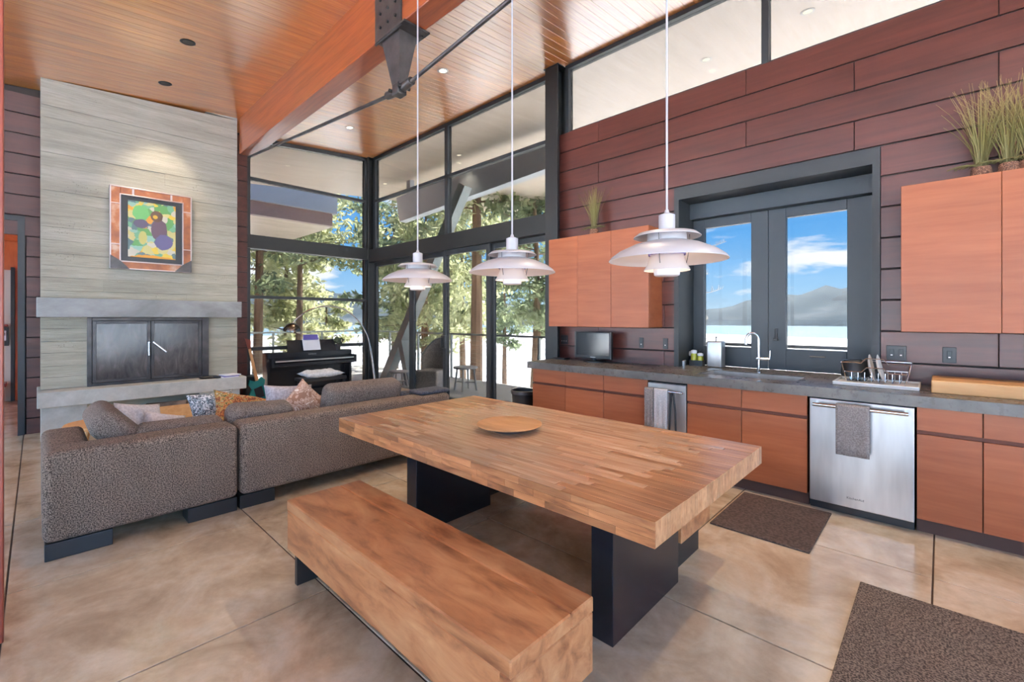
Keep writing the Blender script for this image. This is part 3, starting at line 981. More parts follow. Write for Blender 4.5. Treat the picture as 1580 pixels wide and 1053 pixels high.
def text(s, size, loc, rot, m, par, name='lettering'):
    c = bpy.data.curves.new(name, 'FONT')
    c.body = s
    c.size = size
    c.align_x = 'CENTER'
    c.extrude = .0004
    o = bpy.data.objects.new(name, c)
    me = bpy.data.meshes.new_from_object(o)
    bpy.data.objects.remove(o)
    me.materials.clear()
    me.materials.append(M[m])
    return link(name, me, par, loc, rot)


text('KitchenAid', .022, (.29, -.0206, .135), (HP, 0, 0), 'plastic', dw)


def towel(name, label, x, y, z, w_, l1, l2, m, r=.02):
    pts = []
    for i in range(7):
        pts.append((-r, -l1 + l1 * i / 6))
    for i in range(1, 8):
        a = math.pi - math.pi * i / 8
        pts.append((r * math.cos(a), r * math.sin(a)))
    for i in range(7):
        pts.append((r, -l2 * i / 6))
    V, F = [], []
    n = 10
    for k, (yy, zz_) in enumerate(pts):
        for j in range(n + 1):
            u = j / n - .5
            fold = .004 * math.sin(u * 14) * min(1, abs(zz_) * 6)
            V.append((u * w_ * (1 - .03 * abs(zz_)), yy + fold * (1 if yy < 0 else -1), zz_))
    for k in range(len(pts) - 1):
        for j in range(n):
            a = k * (n + 1) + j
            F.append((a, a + 1, a + n + 2, a + n + 1))
    me = bpy.data.meshes.new(name)
    me.from_pydata(V, [], F)
    me.materials.append(M[m])
    me.shade_smooth()
    o = link(name, me, None, (x, y, z))
    md = o.modifiers.new('thickness', 'SOLIDIFY')
    md.thickness = .004
    md.offset = 1
    return tag(o, label, 'towel', 'towels hung on kitchen handles')


towel('dish_towel', 'grey dish towel over the dishwasher handle', -.45, CY - .07, .792, .19, .335, .3, 'towel')
ap = thing('trash_compactor', 'narrow pale steel undercounter appliance with a bar handle', 'appliance', (-2.022, CY, 0))
BX('housing', .004, .02, .02, .371, .6, .82, 'plastic', ap, 0)
BX('door_panel', .006, -.01, .09, .369, .02, .815, 'steel', ap, .004)
BX('kick_plate', .01, .05, 0, .365, .07, .09, 'plastic', ap, 0)
MB().tube([(.02, -.06, .755), (.36, -.06, .755)], .01, 12).build('handle', 'chrome', ap, True)
for xx in (.04, .345):
    MB().tube([(xx, -.01, .755), (xx, -.06, .755)], .01, 10).build('handle_mount', 'chrome', ap, True)
towel('dish_towel', 'narrow grey towel on the slim appliance', -1.975, CY - .06, .757, .085, .35, .3, 'towel', .015)
towel('dish_towel', 'pale towel beside the narrow grey towel on the slim appliance', -1.86, CY - .06, .757, .13, .36, .3, 'towel2', .015)
o = thing('dark_reflection_loop', 'dark loop standing in for a reflection below the slim appliance handle', 'reflection', (-1.745, CY - .078, .4))  # dark loop modelled in place of a reflection on the steel door
MB().tube([(-.03, 0, 0), (-.02, 0, .2), (-.008, 0, .35)], .009, 8).build('arm', 'plastic', o, True)
MB().tube([(.03, 0, 0), (.024, 0, .2), (.008, 0, .35)], .009, 8).build('arm', 'plastic', o, True)
MB().tube([(-.035, 0, 0), (.035, 0, .002)], .011, 8).build('tip', 'chrome', o, True)

# worktop with sink cut out
wt = MB()
SX0, SX1, SY0, SY1 = -1.63, -.85, 4.2, 4.6
for (a, b, c, d) in ((-3.53, SX0, CY - .03, WY), (SX1, 1.9, CY - .03, WY), (SX0, SX1, CY - .03, SY0), (SX0, SX1, SY1, WY), (OX0 + .052, OX1 - .052, WY, WS)):
    wt.box(a, c, .838, b, d, .912)
bmesh.ops.remove_doubles(wt.bm, verts=wt.bm.verts, dist=.0001)
tag(wt.build('worktop', 'counter'), 'long dark concrete worktop along the board wall', 'worktop')
sk = thing('kitchen_sink', 'stainless steel trough sink set into the worktop', 'sink', (SX0, SY0, .7))
q = MB().box(0.002, .002, 0, .776, .396, .008).box(.002, .002, .008, .008, .396, .206).box(.77, .002, .008, .776, .396, .206).box(.008, .002, .008, .77, .008, .206).box(.008, .39, .008, .77, .396, .206)
q.build('basin', 'steel', sk)
BX('divider', .36, .008, .008, .372, .39, .15, 'steel', sk, .004)
for xx in (.18, .56):
    MB().lathe([(0, .009), (.04, .009), (.045, .013), (.03, .012), (0, .011)], 20, (xx, .2, 0)).build('drain', 'chrome', sk, True)
fa = thing('kitchen_faucet', 'tall chrome gooseneck faucet behind the sink', 'faucet', (-1.24, 4.66, .912))
MB().lathe([(0, 0), (.024, 0), (.024, .03), (.02, .034), (0, .034)], 18).build('base', 'chrome', fa, True)
pts = [(0, 0, .03), (0, 0, .3)] + [(-.05 + .05 * math.cos(a), -.02 * (1 - math.cos(a)), .3 + .07 * math.sin(a)) for a in np.linspace(.1, math.pi, 9)] + [(-.1, -.04, .26)]
MB().tube(pts, .0125, 12).build('spout', 'chrome', fa, True)
MB().tube([(-.02, 0, .13), (.09, 0, .13)], .014, 12).build('valve', 'chrome', fa, True)
MB().tube([(.09, 0, .13), (.095, 0, .21)], .006, 8).build('lever', 'chrome', fa, True)

# worktop objects
o = thing('paper_towel_box', 'upright stainless steel paper towel box on the window ledge', 'paper towel holder', (-1.70, 4.87, .912))
BX('casing', -.075, -.06, 0, .075, .06, .27, 'steel', o, .012, 3, True)
MB().tube([(0, 0, .27), (0, 0, .3)], .006, 8).lathe([(0, .3), (.009, .304), (.007, .316), (0, .318)], 10).build('knob', 'plastic', o, True)
o = thing('soap_caddy', 'small dark caddy holding two soap bottles', 'caddy', (-1.9, 4.88, .912))
MB().box(-.07, -.04, 0, .07, .04, .01).box(-.07, -.04, .01, -.066, .04, .06).box(.066, -.04, .01, .07, .04, .06).box(-.066, -.04, .01, .066, -.036, .06).build('tray', 'plastic', o)
for i, (xx, h_, lb) in enumerate(((-.034, .15, 'taller yellow green soap bottle in the caddy'), (.034, .12, 'shorter yellow green soap bottle in the caddy'))):
    b = thing('soap_bottle', lb, 'bottle', (-1.9 + xx, 4.88, .923), group='soap bottles in the caddy')
    MB().lathe([(0, 0), (.028, 0), (.03, .01), (.03, h_ * .7), (.026, h_ * .8)], 18).build('bottle_body', 'soap', b, True)
    MB().lathe([(.026, h_ * .8), (.03, h_ * .8), (.03, h_), (.01, h_ + .008), (0, h_ + .008)], 18).build('cap', 'paper', b, True)
    MB().tube([(0, 0, h_), (0, 0, h_ + .035), (0, -.03, h_ + .033)], .005, 8).build('pump', 'plastic', b, True)
o = thing('drinking_glass', 'small grey tumbler by the window jamb', 'tumbler', (-2.0, 4.76, .912))
MB().lathe([(0, 0), (.026, 0), (.03, .06), (.027, .06), (.023, .006), (0, .006)], 20).build('cup', 'steel', o, True)
MB().lathe([(.0302, .055), (.0315, .058), (.0302, .061)], 20).build('rim', 'chrome', o, True)
o = thing('bottle_scrubber', 'grey round dish brush behind the soap caddy', 'brush', (-1.99, 4.93, .912))
MB().tube([(0, 0, 0), (0, 0, .1)], .008, 8).build('handle', 'plastic', o, True)
MB().lathe([(0, .09), (.02, .1), (.026, .12), (.018, .145), (0, .15)], 14).build('head', 'towel2', o, True)

tv = thing('small_television', 'small black flat television on the worktop', 'television', (-2.95, 4.5, .912), 0)
BX('casing', -.26, -.02, .035, .24, .02, .35, 'plastic', tv, .008)
BX('screen', -.235, -.024, .075, .215, -.0195, .335, 'screen', tv, 0)
for xx in (-.262, .227):
    BX('side_trim', xx, -.023, .04, xx + .014, -.018, .35, 'iron', tv, 0)
MB().lathe([(0, 0), (.13, 0), (.13, .012), (.03, .02), (.025, .04), (0, .04)], 24).build('foot', 'plastic', tv, True)
BX('logo_plate', -.04, -.0235, .05, .03, -.019, .057, 'steel', tv, 0)
o = MB().box(-.16, -.06, 0, .02, .06, .018, .006).build('set_top_box', 'plastic', None, False, (-3.36, 4.5, .912))
tag(o, 'thin black box beside the small television', 'electronics')
for i, (x, lb, wd) in enumerate(((-3.5, 'black triple wall outlet beside the small television', .11), (-2.43, 'black wall outlet nearest the small television on its window side', .05), (-2.15, 'black wall switch beside the kitchen window', .055), (-.257, 'black wall outlet behind the dish rack', .12), (.043, 'black wall switch under the wall cabinet', .075))):
    t = thing('wall_outlet', lb, 'outlet', (x, WY, 1.147), group='black wall outlets above the counter')
    BX('cover_plate', -wd / 2, -.008, -.058, wd / 2, 0, .058, 'plastic', t, .003)
    for k in range(1 if wd < .09 else 2 if i == 3 else 3):
        xx = 0 if wd < .09 else (-.028 + .056 * k if i == 3 else -.034 + .034 * k)
        BX('socket', xx - .013, -.011, -.03, xx + .013, -.008, .03, 'frame', t, .002)
        BX('slot', xx - .006, -.0125, -.02, xx + .006, -.011, -.012, 'silver', t, 0)

# dish rack
dk = thing('dish_rack', 'white drying tray with chrome wire rack', 'dish rack', (-.36, 4.42, .912))
MB().box(-.25, -.19, 0, .25, .19, .012, .006).box(-.25, -.19, .012, .25, -.18, .026, .003).box(-.25, .18, .012, .25, .19, .026, .003).box(-.25, -.18, .012, -.24, .18, .026, .003).box(.24, -.18, .012, .25, .18, .026, .003).build('tray', 'white', dk)
for (z_, e_) in ((.17, 0), (.1, -.02)):
    a, b = .2 + e_, .14 + e_
    MB().tube([(-a, -b, z_), (-.08, -b, z_), (-.05, -b, z_ + .035), (.05, -b, z_ + .035), (.08, -b, z_), (a, -b, z_), (a, b, z_), (-a, b, z_), (-a, -b, z_)], .004, 6).build('wire_loop', 'chrome', dk, True)
for sx in (-1, 1):
    for sy in (-1, 1):
        MB().tube([(sx * .17, sy * .11, .02), (sx * .2, sy * .14, .17)], .004, 6).build('wire_post', 'chrome', dk, True)
for k in range(8):
    xx = -.14 + .04 * k
    MB().tube([(xx, -.12, .1), (xx, -.12, .03), (xx, .12, .03), (xx, .12, .1)], .0025, 6).build('wire_rib', 'chrome', dk, True)
pt = link('dinner_plate', MB().lathe([(0, 0), (.06, 0), (.1, .014), (.103, .018), (.098, .019), (.058, .006), (0, .006)], 36).mesh('dinner_plate', 'white', True), None, (-.40, 4.4, 1.04), (0, R(80), 0))
tag(pt, 'white dinner plate leaning in the dish rack', 'plate', 'plates in the dish rack')
pt = link('dinner_plate', pt.data, None, (-.35, 4.42, 1.04), (0, R(78), 0))
tag(pt, 'second white plate standing behind the front plate in the rack', 'plate', 'plates in the dish rack')
o = thing('cooking_pot', 'black cooking pot upside down in the dish rack', 'pot', (-.5, 4.52, .96))
MB().lathe([(.09, 0), (.094, 0), (.092, .11), (.08, .125), (0, .128), (0, .122), (.078, .118), (.088, .1)], 30).build('pot_body', 'plastic', o, True)
MB().tube([(.09, 0, .05), (.15, 0, .06)], .009, 8).build('handle', 'plastic', o, True)
o = tag(piece('cutting_board', -.05, 4.2, .912, .72, 4.58, .998, 'pine', None, .005), 'thick pale maple cutting block on the worktop', 'cutting board')

# upper cabinets
def upper(x0, x1, divs, label):
    u = thing('wall_cabinet', label, 'cabinet', (x0, 4.35, 1.322), group='orange veneered wall cabinets')
    W = x1 - x0
    BX('carcass', 0, .02, 0, W, .308, 1.062, 'cab', u, .001)
    for a, b in zip(divs, divs[1:]):
        piece('door', a - x0 + .0015, 0, 0, b - x0 - .0015, .0195, 1.062, 'cab', u, .0015)
    return u
upper(-3.51, -2.19, (-3.51, -3.081, -2.635, -2.19), 'orange wall cabinet with three doors above the small television')
upper(-.215, 1.28, (-.215, .286, .78, 1.28), 'orange wall cabinet above the cutting block')


def grass(name, label, loc, n, h_, spread, pots, seed):
    t = thing(name, label, 'plant', loc, group='dried grass plants on the wall cabinets')
    rr = random.Random(seed)
    V, F = [], []
    for i in range(n):
        px = rr.choice(pots)
        a = rr.uniform(0, 2 * math.pi)
        r0 = rr.uniform(0, .035)
        ln = h_ * rr.uniform(.6, 1.05)
        lean = rr.random() ** 1.3 * spread
        dx, dy = math.cos(a), math.sin(a) * .3
        wd = rr.uniform(.002, .0042)
        pa_, pb_ = -math.sin(a + .6), math.cos(a + .6)
        base = len(V)
        for k in range(6):
            s_ = k / 5
            bend = lean * (s_ ** 1.6)
            x_ = px + dx * (r0 + ln * bend * .9)
            y_ = dy * (r0 + ln * bend * .9)
            z_ = .06 + ln * s_ * (1 - .22 * bend)
            ww = wd * (1 - .8 * s_)
            V += [(x_ - pa_ * ww, y_ - pb_ * ww, z_), (x_ + pa_ * ww, y_ + pb_ * ww, z_)]
            if k:
                b = base + 2 * k
                F.append((b - 2, b - 1, b + 1, b))
    for i in range(n // 4):
        px = rr.choice(pots)
        a = rr.uniform(0, 2 * math.pi)
        L = rr.uniform(.08, .2)
        base = len(V)
        for k in range(5):
            s_ = k / 4
            V += [(px + math.cos(a) * L * s_, math.sin(a) * .3 * L * s_ - .004, .07 + .12 * s_ - .1 * s_ * s_), (px + math.cos(a) * L * s_, math.sin(a) * .3 * L * s_ + .004, .078 + .12 * s_ - .1 * s_ * s_)]
            if k:
                b = base + 2 * k
                F.append((b - 2, b - 1, b + 1, b))
    me = bpy.data.meshes.new('grass_blades')
    me.from_pydata(V, [], F)
    me.materials.append(M['blade'])
    o = link('grass_blades', me, t)
    o['kind'] = 'stuff'
    md = o.modifiers.new('thickness', 'SOLIDIFY')
    md.thickness = .0015
    for px in pots:
        MB().lathe([(0, 0), (.045, 0), (.055, .03), (.05, .075), (.042, .08), (.04, .07), (0, .065)], 20, (px, 0, 0)).build('pot', 'pot', t, True)
    return t
grass('dried_grass', 'small tuft of dried grass on the three door wall cabinet', (-2.95, 4.5, 2.385), 110, .52, .5, (0, ), 3)
grass('dried_grass', 'large spray of dried grass in woven pots above the cutting block', (.3, 4.5, 2.385), 230, .62, .62, (-.1, .03, .12), 4)

# floor mats and bin
o = BX('kitchen_mat', -1.16, 3.2, .0, -.575, 3.96, .012, 'mat', None, .004)
tag(o, 'flat dark brown mat in front of the sink cabinet', 'mat')
o = BX('tweed_rug', -.315, 1.6, .0, .6, 3.035, .014, 'mat2', None, .005)
tag(o, 'speckled brown tweed rug on the bare kitchen floor', 'rug')
tbn = thing('waste_bin', 'black waste bin beside the deck end of the counter', 'bin', (-3.84, 4.25, 0))
MB().lathe([(0, 0), (.11, 0), (.15, .5), (.142, .5), (.104, .01), (0, .01)], 28).build('bin_body', 'plastic', tbn, True)
MB().lathe([(.142, .46), (.16, .47), (.16, .51), (.142, .515)], 28).build('rim', 'iron', tbn, True)

# ------------------------------------------------------------------ pendants
def outer(prof, t_=.002):
    return prof + [(max(r - .0005, 0), z - t_) for r, z in reversed(prof)]
pd = thing('pendant_lamp', 'x', 'pendant lamp', (-.917, 2.0, 1.62), group='white layered pendant lamps over the table')
MB().lathe(outer([(.036, .275), (.036, .205), (.068, .20), (.13, .19), (.148, .175)]), 48).build('top_shade', 'pendant', pd, True)
MB().lathe(outer([(.085, .195), (.088, .155), (.15, .138), (.215, .108), (.25, .083), (.262, .068)]), 56).build('main_shade', 'pendant', pd, True)
MB().lathe(outer([(.07, .1), (.085, .05), (.098, .03), (.102, .022)]), 40).build('lower_shade', 'pendant', pd, True)
MB().lathe(outer([(.06, .03), (.056, .0), (.05, -.004), (0, -.004)]), 36).build('bottom_bowl', 'white', pd, True)
MB().lathe([(.078, .094), (.083, .09), (.083, .1), (.078, .104)], 40, close=True).build('inner_ring', 'mauve', pd, True)
MB().lathe([(0, .3), (.008, .3), (.012, .285), (.036, .275), (.034, .262), (0, .262)], 24).build('socket_cap', 'pendant', pd, True)
for a in (.6, 2.7, 4.8):
    MB().tube([(.1 * math.cos(a), .1 * math.sin(a), .185), (.095 * math.cos(a), .095 * math.sin(a), .1), (.085 * math.cos(a), .085 * math.sin(a), .045)], .002, 6).build('stay_wire', 'iron', pd)
MB().tube([(0, 0, .29), (0, 0, zc(2.0) - 1.62 - .03)], .005, 8).build('cord', 'pendant', pd, True)
MB().lathe([(0, 0), (.05, 0), (.05, .03), (0, .03)], 24, (0, 0, zc(2.0) - 1.62 - .03)).build('canopy', 'pendant', pd, True)
for x, lb in ((-1.90, 'white layered pendant lamp hanging in the middle of the three'), (-2.893, 'white layered pendant lamp hanging closest to the sofa')):
    c = copy_tree(pd)
    c.location.x = x
    c.location.z += .012 if x > -2 else .02
    c['label'] = lb
pd['label'] = 'white layered pendant lamp hanging closest to the kitchen window'
for x in (-.917, -1.9, -2.893):
    ld = bpy.data.lights.new('pendant_bulb', 'POINT')
    ld.energy = 2.5
    ld.color = (1, .85, .68)
    ld.shadow_soft_size = .03
    lo = bpy.data.objects.new('pendant_bulb', ld)
    COL.objects.link(lo)
    lo.location = (x, 2.0, 1.73)

# ------------------------------------------------------------------ recessed lights
def downlight(x, y, label, power, dark=False, aim=None, group='recessed ceiling lights', ang=95):
    t = thing('recessed_light', label, 'ceiling light', (x, y, zc(y)), group=group)
    t.rotation_euler = (sl, 0, 0)
    MB().lathe([(.045, -.004), (.062, -.006), (.07, -.002), (.07, .0), (.045, .0)], 28).build('trim_ring', 'plastic' if dark else 'white', t, True)
    MB().lathe([(0, -.003), (.045, -.003), (.045, -.001), (0, -.001)], 24).build('lens', 'iron' if dark else 'bulb', t, True)
    ld = bpy.data.lights.new('downlight_lamp', 'SPOT')
    ld.energy = power
    ld.color = (1, .84, .64)
    ld.spot_size = R(ang)
    ld.spot_blend = .7
    ld.shadow_soft_size = .05
    lo = bpy.data.objects.new('downlight_lamp', ld)
    COL.objects.link(lo)
    lo.location = (x, y, zc(y) - .02)
    if aim:
        lo.rotation_euler = (Vector(aim) - lo.location).to_track_quat('-Z', 'Y').to_euler()


DL = 190
downlight(-7.04, 3.54, 'lit recessed light in the ceiling in front of the end window', DL)
downlight(-4.57, 3.54, 'lit recessed light in the ceiling beyond the tie rod', DL)
downlight(-2.1, 3.54, 'recessed light above the kitchen aisle', DL)
downlight(.37, 3.54, 'recessed light above the wide drawer cabinet', DL)
downlight(-7.0, 1.1, 'dark recessed light next to the fireplace', 90, True, (FX, 1.15, 2.8), ang=60)
downlight(-5.78, 1.1, 'dark recessed light between beam and sofa', 80, True)
for x, lb in ((-10.0, 'eave light outside the end window'), (-7.15, 'eave light outside the corner glazing'), (-4.65, 'eave light outside the sliding doors'), (-2.2, 'eave light behind the first clerestory pane'), (-1.05, 'eave light behind the second clerestory pane')):
    downlight(x, 5.95 if x < -1.5 else 5.75, lb, 60, group='recessed eave lights')

# ------------------------------------------------------------------ piano corner
pn = thing('digital_piano', 'black upright digital piano in front of the end window', 'piano', (-8.0, 2.6, 0))
BX('back_panel', -.22, .03, .02, -.2, 1.42, .62, 'blackgloss', pn)
for yy in (0, 1.42):
    BX('side_panel', -.23, yy, 0, .0, yy + .04, .84, 'blackgloss', pn)
    BX('foot', -.23, yy, 0, .18, yy + .04, .05, 'blackgloss', pn)
    BX('key_cheek', .0, yy, .62, .2, yy + .04, .76, 'blackgloss', pn)
BX('top_case', -.23, .04, .62, .0, 1.42, .84, 'blackgloss', pn)
BX('key_bed', .0, .04, .62, .2, 1.42, .68, 'blackgloss', pn)
BX('key_lid', -.01, .04, .715, .19, 1.42, .735, 'blackgloss', pn)
BX('lid_trim', .19, .06, .7, .2, 1.4, .725, 'steel', pn, 0)
BX('front_rail', -.1, .04, .1, -.08, 1.42, .18, 'blackgloss', pn)
m_ = MB().hexa([(-.09, .34, .84), (-.07, .34, .84), (-.07, 1.2, .84), (-.09, 1.2, .84), (-.17, .36, 1.04), (-.15, .36, 1.04), (-.15, 1.18, 1.04), (-.17, 1.18, 1.04)]).build('music_rest', 'blackgloss', pn)
for k in range(3):
    BX('pedal', -.08, .66 + .07 * k, .06, .02, .69 + .07 * k, .075, 'chrome', pn)
text('YAMAHA', .035, (.001, .73, .785), (HP, 0, HP), 'steel', pn)
o = thing('music_book', 'white sheet music with violet header on the piano rest', 'music book', (-8.05, 3.2, .86))
MB().hexa([(0, 0, 0), (.008, 0, 0), (.008, .3, 0), (0, .3, 0), (-.075, 0, .2), (-.067, 0, .2), (-.067, .3, .2), (-.075, .3, .2)]).build('page', 'paper', o)
MB().hexa([(-.06, .02, .18), (-.05, .02, .18), (-.05, .28, .18), (-.06, .28, .18), (-.09, .02, .27), (-.08, .02, .27), (-.08, .28, .27), (-.09, .28, .27)]).build('cover', 'violet', o)
MB().prism([(.1, .04), (.19, .07), (.14, .12)], 'x', -.001, .001).build('print_mark', 'pdark', o, False, (-.012, 0, .01), (0, -.36, 0))
o = thing('potted_plant', 'small dark leafy plant in a pot on the piano', 'plant', (-8.12, 3.84, .841))
MB().lathe([(0, 0), (.05, 0), (.062, .09), (.056, .09), (.045, .01), (0, .01)], 20).build('pot', 'iron', o, True)
rr = random.Random(5)
q = MB()
for k in range(46):
    d = Vector((rr.gauss(0, 1), rr.gauss(0, 1), rr.gauss(.3, .9))).normalized()
    c_ = Vector((0, 0, .17)) + d * rr.uniform(.05, .12)
    s_ = d.orthogonal().normalized() * .022
    u_ = d.cross(s_).normalized() * .034
    f_ = [q.bm.verts.new(c_ + v) for v in (-u_, s_, u_, -s_)]
    b_ = [q.bm.verts.new(c_ + v - d * .002) for v in (-u_, s_, u_, -s_)]
    q.bm.faces.new(f_)
    q.bm.faces.new(b_[::-1])
fo = q.build('foliage', 'leaf', o)
fo['kind'] = 'stuff'
MB().tube([(0, 0, .08), (.01, 0, .18)], .006, 6).build('stem', 'bark', o)
o = thing('piano_bench', 'black piano bench in front of the piano', 'bench', (-7.35, 3.2, 0))
BX('seat', -.17, -.36, .42, .17, .36, .47, 'plastic', o, .01)
for a in (-.32, .32):
    for b in (-.13, .13):
        BX('leg', b - .02, a - .02, 0, b + .02, a + .02, .42, 'blackgloss', o)
o = link('sheepskin', pillow_mesh(.62, .42, .12, 'fur', seed=21, lump=.02), None, (-7.35, 3.2, .52), (HP, 0, HP))
tag(o, 'fluffy white sheepskin on the piano bench', 'sheepskin')
al = thing('arc_floor_lamp', 'chrome arc floor lamp bending over the piano', 'floor lamp', (-7.6, 4.32, 0))
MB().lathe([(0, 0), (.16, 0), (.16, .05), (.15, .06), (0, .06)], 36).build('base', 'hearthconc', al, True)
pts = [(0, 0, .06), (0, -.02, .3), (0, -.12, .96), (0, -.24, 1.25), (0, -.43, 1.47), (0, -.68, 1.6), (0, -.96, 1.625), (0, -1.2, 1.56), (0, -1.38, 1.44), (0, -1.47, 1.34)]
cps = []
for i in range(len(pts) - 1):
    p0, p1, p2, p3 = [Vector(pts[max(0, min(len(pts) - 1, i + k))]) for k in (-1, 0, 1, 2)]
    for s_ in range(5):
        u = s_ / 5
        cps.append(.5 * ((2 * p1) + (p2 - p0) * u + (2 * p0 - 5 * p1 + 4 * p2 - p3) * u * u + (-p0 + 3 * p1 - 3 * p2 + p3) * u ** 3))
cps.append(Vector(pts[-1]))
MB().tube(cps, [.02 if c.z < .95 else .013 for c in cps], 10).build('arc_pole', 'chrome', al, True)
MB().lathe([(0, .13), (.05, .12), (.1, .085), (.13, .03), (.138, 0), (.136, -.03), (.128, -.03), (.13, 0), (.122, .03), (.09, .08), (0, .118)], 36).build('shade', 'brass', al, True, (0, -1.48, 1.22), (-.2, 0, 0))
gt = thing('electric_guitar', 'teal electric guitar leaning beside the fireplace', 'guitar', (-7.95, 2.5, 0))
body = [(-.16, .05), (-.05, .0), (.1, .02), (.17, .1), (.15, .22), (.09, .28), (.12, .36), (.08, .42), (.02, .38), (-.04, .38), (-.1, .42), (-.13, .34), (-.1, .26), (-.15, .18)]
gb = thing('x', None, None)
bpy.data.objects.remove(gb)
q = MB().prism(body, 'x', -.022, .022).build('guitar_body', 'teal', gt, False, (0, 0, .05), (.2, 0, 0))
MB().prism([(-.022, .38), (.022, .38), (.018, .9), (-.018, .9)], 'x', -.01, .022).build('neck', 'plate', gt, False, (0, 0, .05), (.2, 0, 0))
MB().prism([(-.02, .9), (.02, .9), (.045, 1.04), (-.03, 1.08)], 'x', -.01, .012).build('headstock', 'redwood', gt, False, (0, 0, .05), (.2, 0, 0))
MB().prism([(-.06, .1), (.06, .1), (.05, .28), (-.07, .26)], 'x', .022, .026).build('pickguard', 'plastic', gt, False, (0, 0, .05), (.2, 0, 0))
st = thing('guitar_amplifier', 'black guitar amplifier box behind the guitar', 'amplifier', (-8.12, 2.36, 0))
BX('cabinet', -.1, -.06, 0, .08, .12, .48, 'plastic', st, .01)
BX('grille', .08, -.04, .04, .085, .1, .36, 'iron', st, 0)
MB().tube([(0, -.03, .48), (0, -.03, .5), (0, .09, .5), (0, .09, .48)], .008, 8).build('handle', 'plastic', st)

# ------------------------------------------------------------------ outside
dk_ = MB().box(-13, 4.76, -.2, 2.6, 7.1, -.03).box(-13, -3.6, -.2, -8.46, 4.76, -.03).build('deck_floor', 'deck')
tag(dk_, 'grey timber deck outside the glazing', 'deck', kind='structure')
def railing(a, b, label):
    t = thing('deck_railing', label, 'railing', (0, 0, 0), group='cable railings of the deck')
    a, b = Vector(a), Vector(b)
    L = (b - a).length
    n = max(1, round(L / 1.35))
    for i in range(n + 1):
        p = a.lerp(b, i / n)
        BX('post', p.x - .022, p.y - .022, -.03, p.x + .022, p.y + .022, 1.02, 'strut', t, 0)
    MB().bar(a + Vector((0, 0, 1.04)), b + Vector((0, 0, 1.04)), .09, .04).build('top_rail', 'strut', t)
    for k in range(9):
        z = .1 + .1 * k
        MB().tube([a + Vector((0, 0, z)), b + Vector((0, 0, z))], .004, 5).build('cable', 'strut', t)
    return t
railing((-12.9, 7.0, 0), (2.5, 7.0, 0), 'long cable railing on the lake side of the deck')
railing((-12.9, -3.5, 0), (-12.9, 6.95, 0), 'cable railing on the end of the deck behind the piano')
t = thing('eave_beam', 'heavy grey beam carrying the deep eave outside', 'beam', (0, 0, 0))
MB().hexa([(-9.75, 6.2, 3.82), (-4.75, 6.2, 4.08), (-4.75, 6.4, 4.08), (-9.75, 6.4, 3.82), (-9.9, 6.2, 4.44), (-4.75, 6.2, 4.57), (-4.75, 6.4, 4.57), (-9.9, 6.4, 4.44)]).build('beam_body', 'eavebeam', t)
MB().box(-9.5, 6.24, 4.3, -9.35, 6.36, zc(6.3) + .01).box(-5.0, 6.24, 4.5, -4.85, 6.36, zc(6.3) + .01).build('hanger', 'eave', t)
t = thing('raking_strut', 'grey steel strut raking up from the deck to the eave beam', 'strut', (0, 0, 0))
MB().bar((-9.4, 5.6, -.03), (-6.95, 5.95, 4.1), .2, .2, (0, 1, 0)).build('strut_leg', 'strut', t)
MB().bar((-8.35, 5.6, -.03), (-8.72, 5.65, .9), .16, .2, (0, 1, 0)).build('stay_leg', 'strut', t)
t = thing('wing_roof', 'overhanging grey eave of the neighbouring wing', 'roof', (0, 0, 0))
MB().box(-24, -6, 4.5, -12.9, 6.1, 5.05).build('fascia', 'eave', t)
MB().box(-24, -6, 4.14, -13.0, 6.0, 4.5).build('lower_fascia', 'eavedark', t)
MB().box(-24, -6, 4.1, -13.0, 6.0, 4.139).build('eave_soffit', 'soffit', t)
MB().box(-23, -5.5, -3, -15.5, 2.2, 4.1).build('wing_wall', 'darkboard', t)

# deck furniture
t = thing('wicker_armchair', 'grey wicker armchair on the deck', 'chair', (-7.45, 5.5, -.03), R(200))
MB().box(-.27, -.25, .05, .27, .25, .42, .04, 3).build('woven_seat', 'wicker', t, True)
V = []
q = MB()
bk_ = []
for i in range(9):
    a = R(-70 + 140 * i / 8)
    bk_.append((.3 * math.sin(a), .06 - .34 * math.cos(a)))
lo_ = [q.bm.verts.new((x_, y_, .38)) for x_, y_ in bk_]
hi_ = [q.bm.verts.new((x_ * 1.05, y_ * 1.15, .62 + .42 * math.cos(R(-80 + 160 * i / 8)))) for i, (x_, y_) in enumerate(bk_)]
l2 = [q.bm.verts.new((x_ * .93, y_ * .93 + .01, .38)) for x_, y_ in bk_]
h2 = [q.bm.verts.new((x_ * .98, y_ * 1.08 + .01, .61 + .42 * math.cos(R(-80 + 160 * i / 8)))) for i, (x_, y_) in enumerate(bk_)]
for i in range(8):
    for a_, b_ in ((lo_, hi_), (h2, l2)):
        q.bm.faces.new((a_[i], a_[i + 1], b_[i + 1], b_[i]))
    q.bm.faces.new((hi_[i], hi_[i + 1], h2[i + 1], h2[i]))
q.build('woven_back', 'wicker', t, True)
MB().tube([(x_ * 1.05, y_ * 1.13, .62 + .42 * math.cos(R(-80 + 160 * i / 8))) for i, (x_, y_) in enumerate(bk_)], .022, 8).build('back_rim', 'strut', t, True)
for a in (-.24, .24):
    for b in (-.2, .2):
        MB().tube([(a, b, 0), (a, b, .1)], .02, 8).build('leg', 'strut', t)
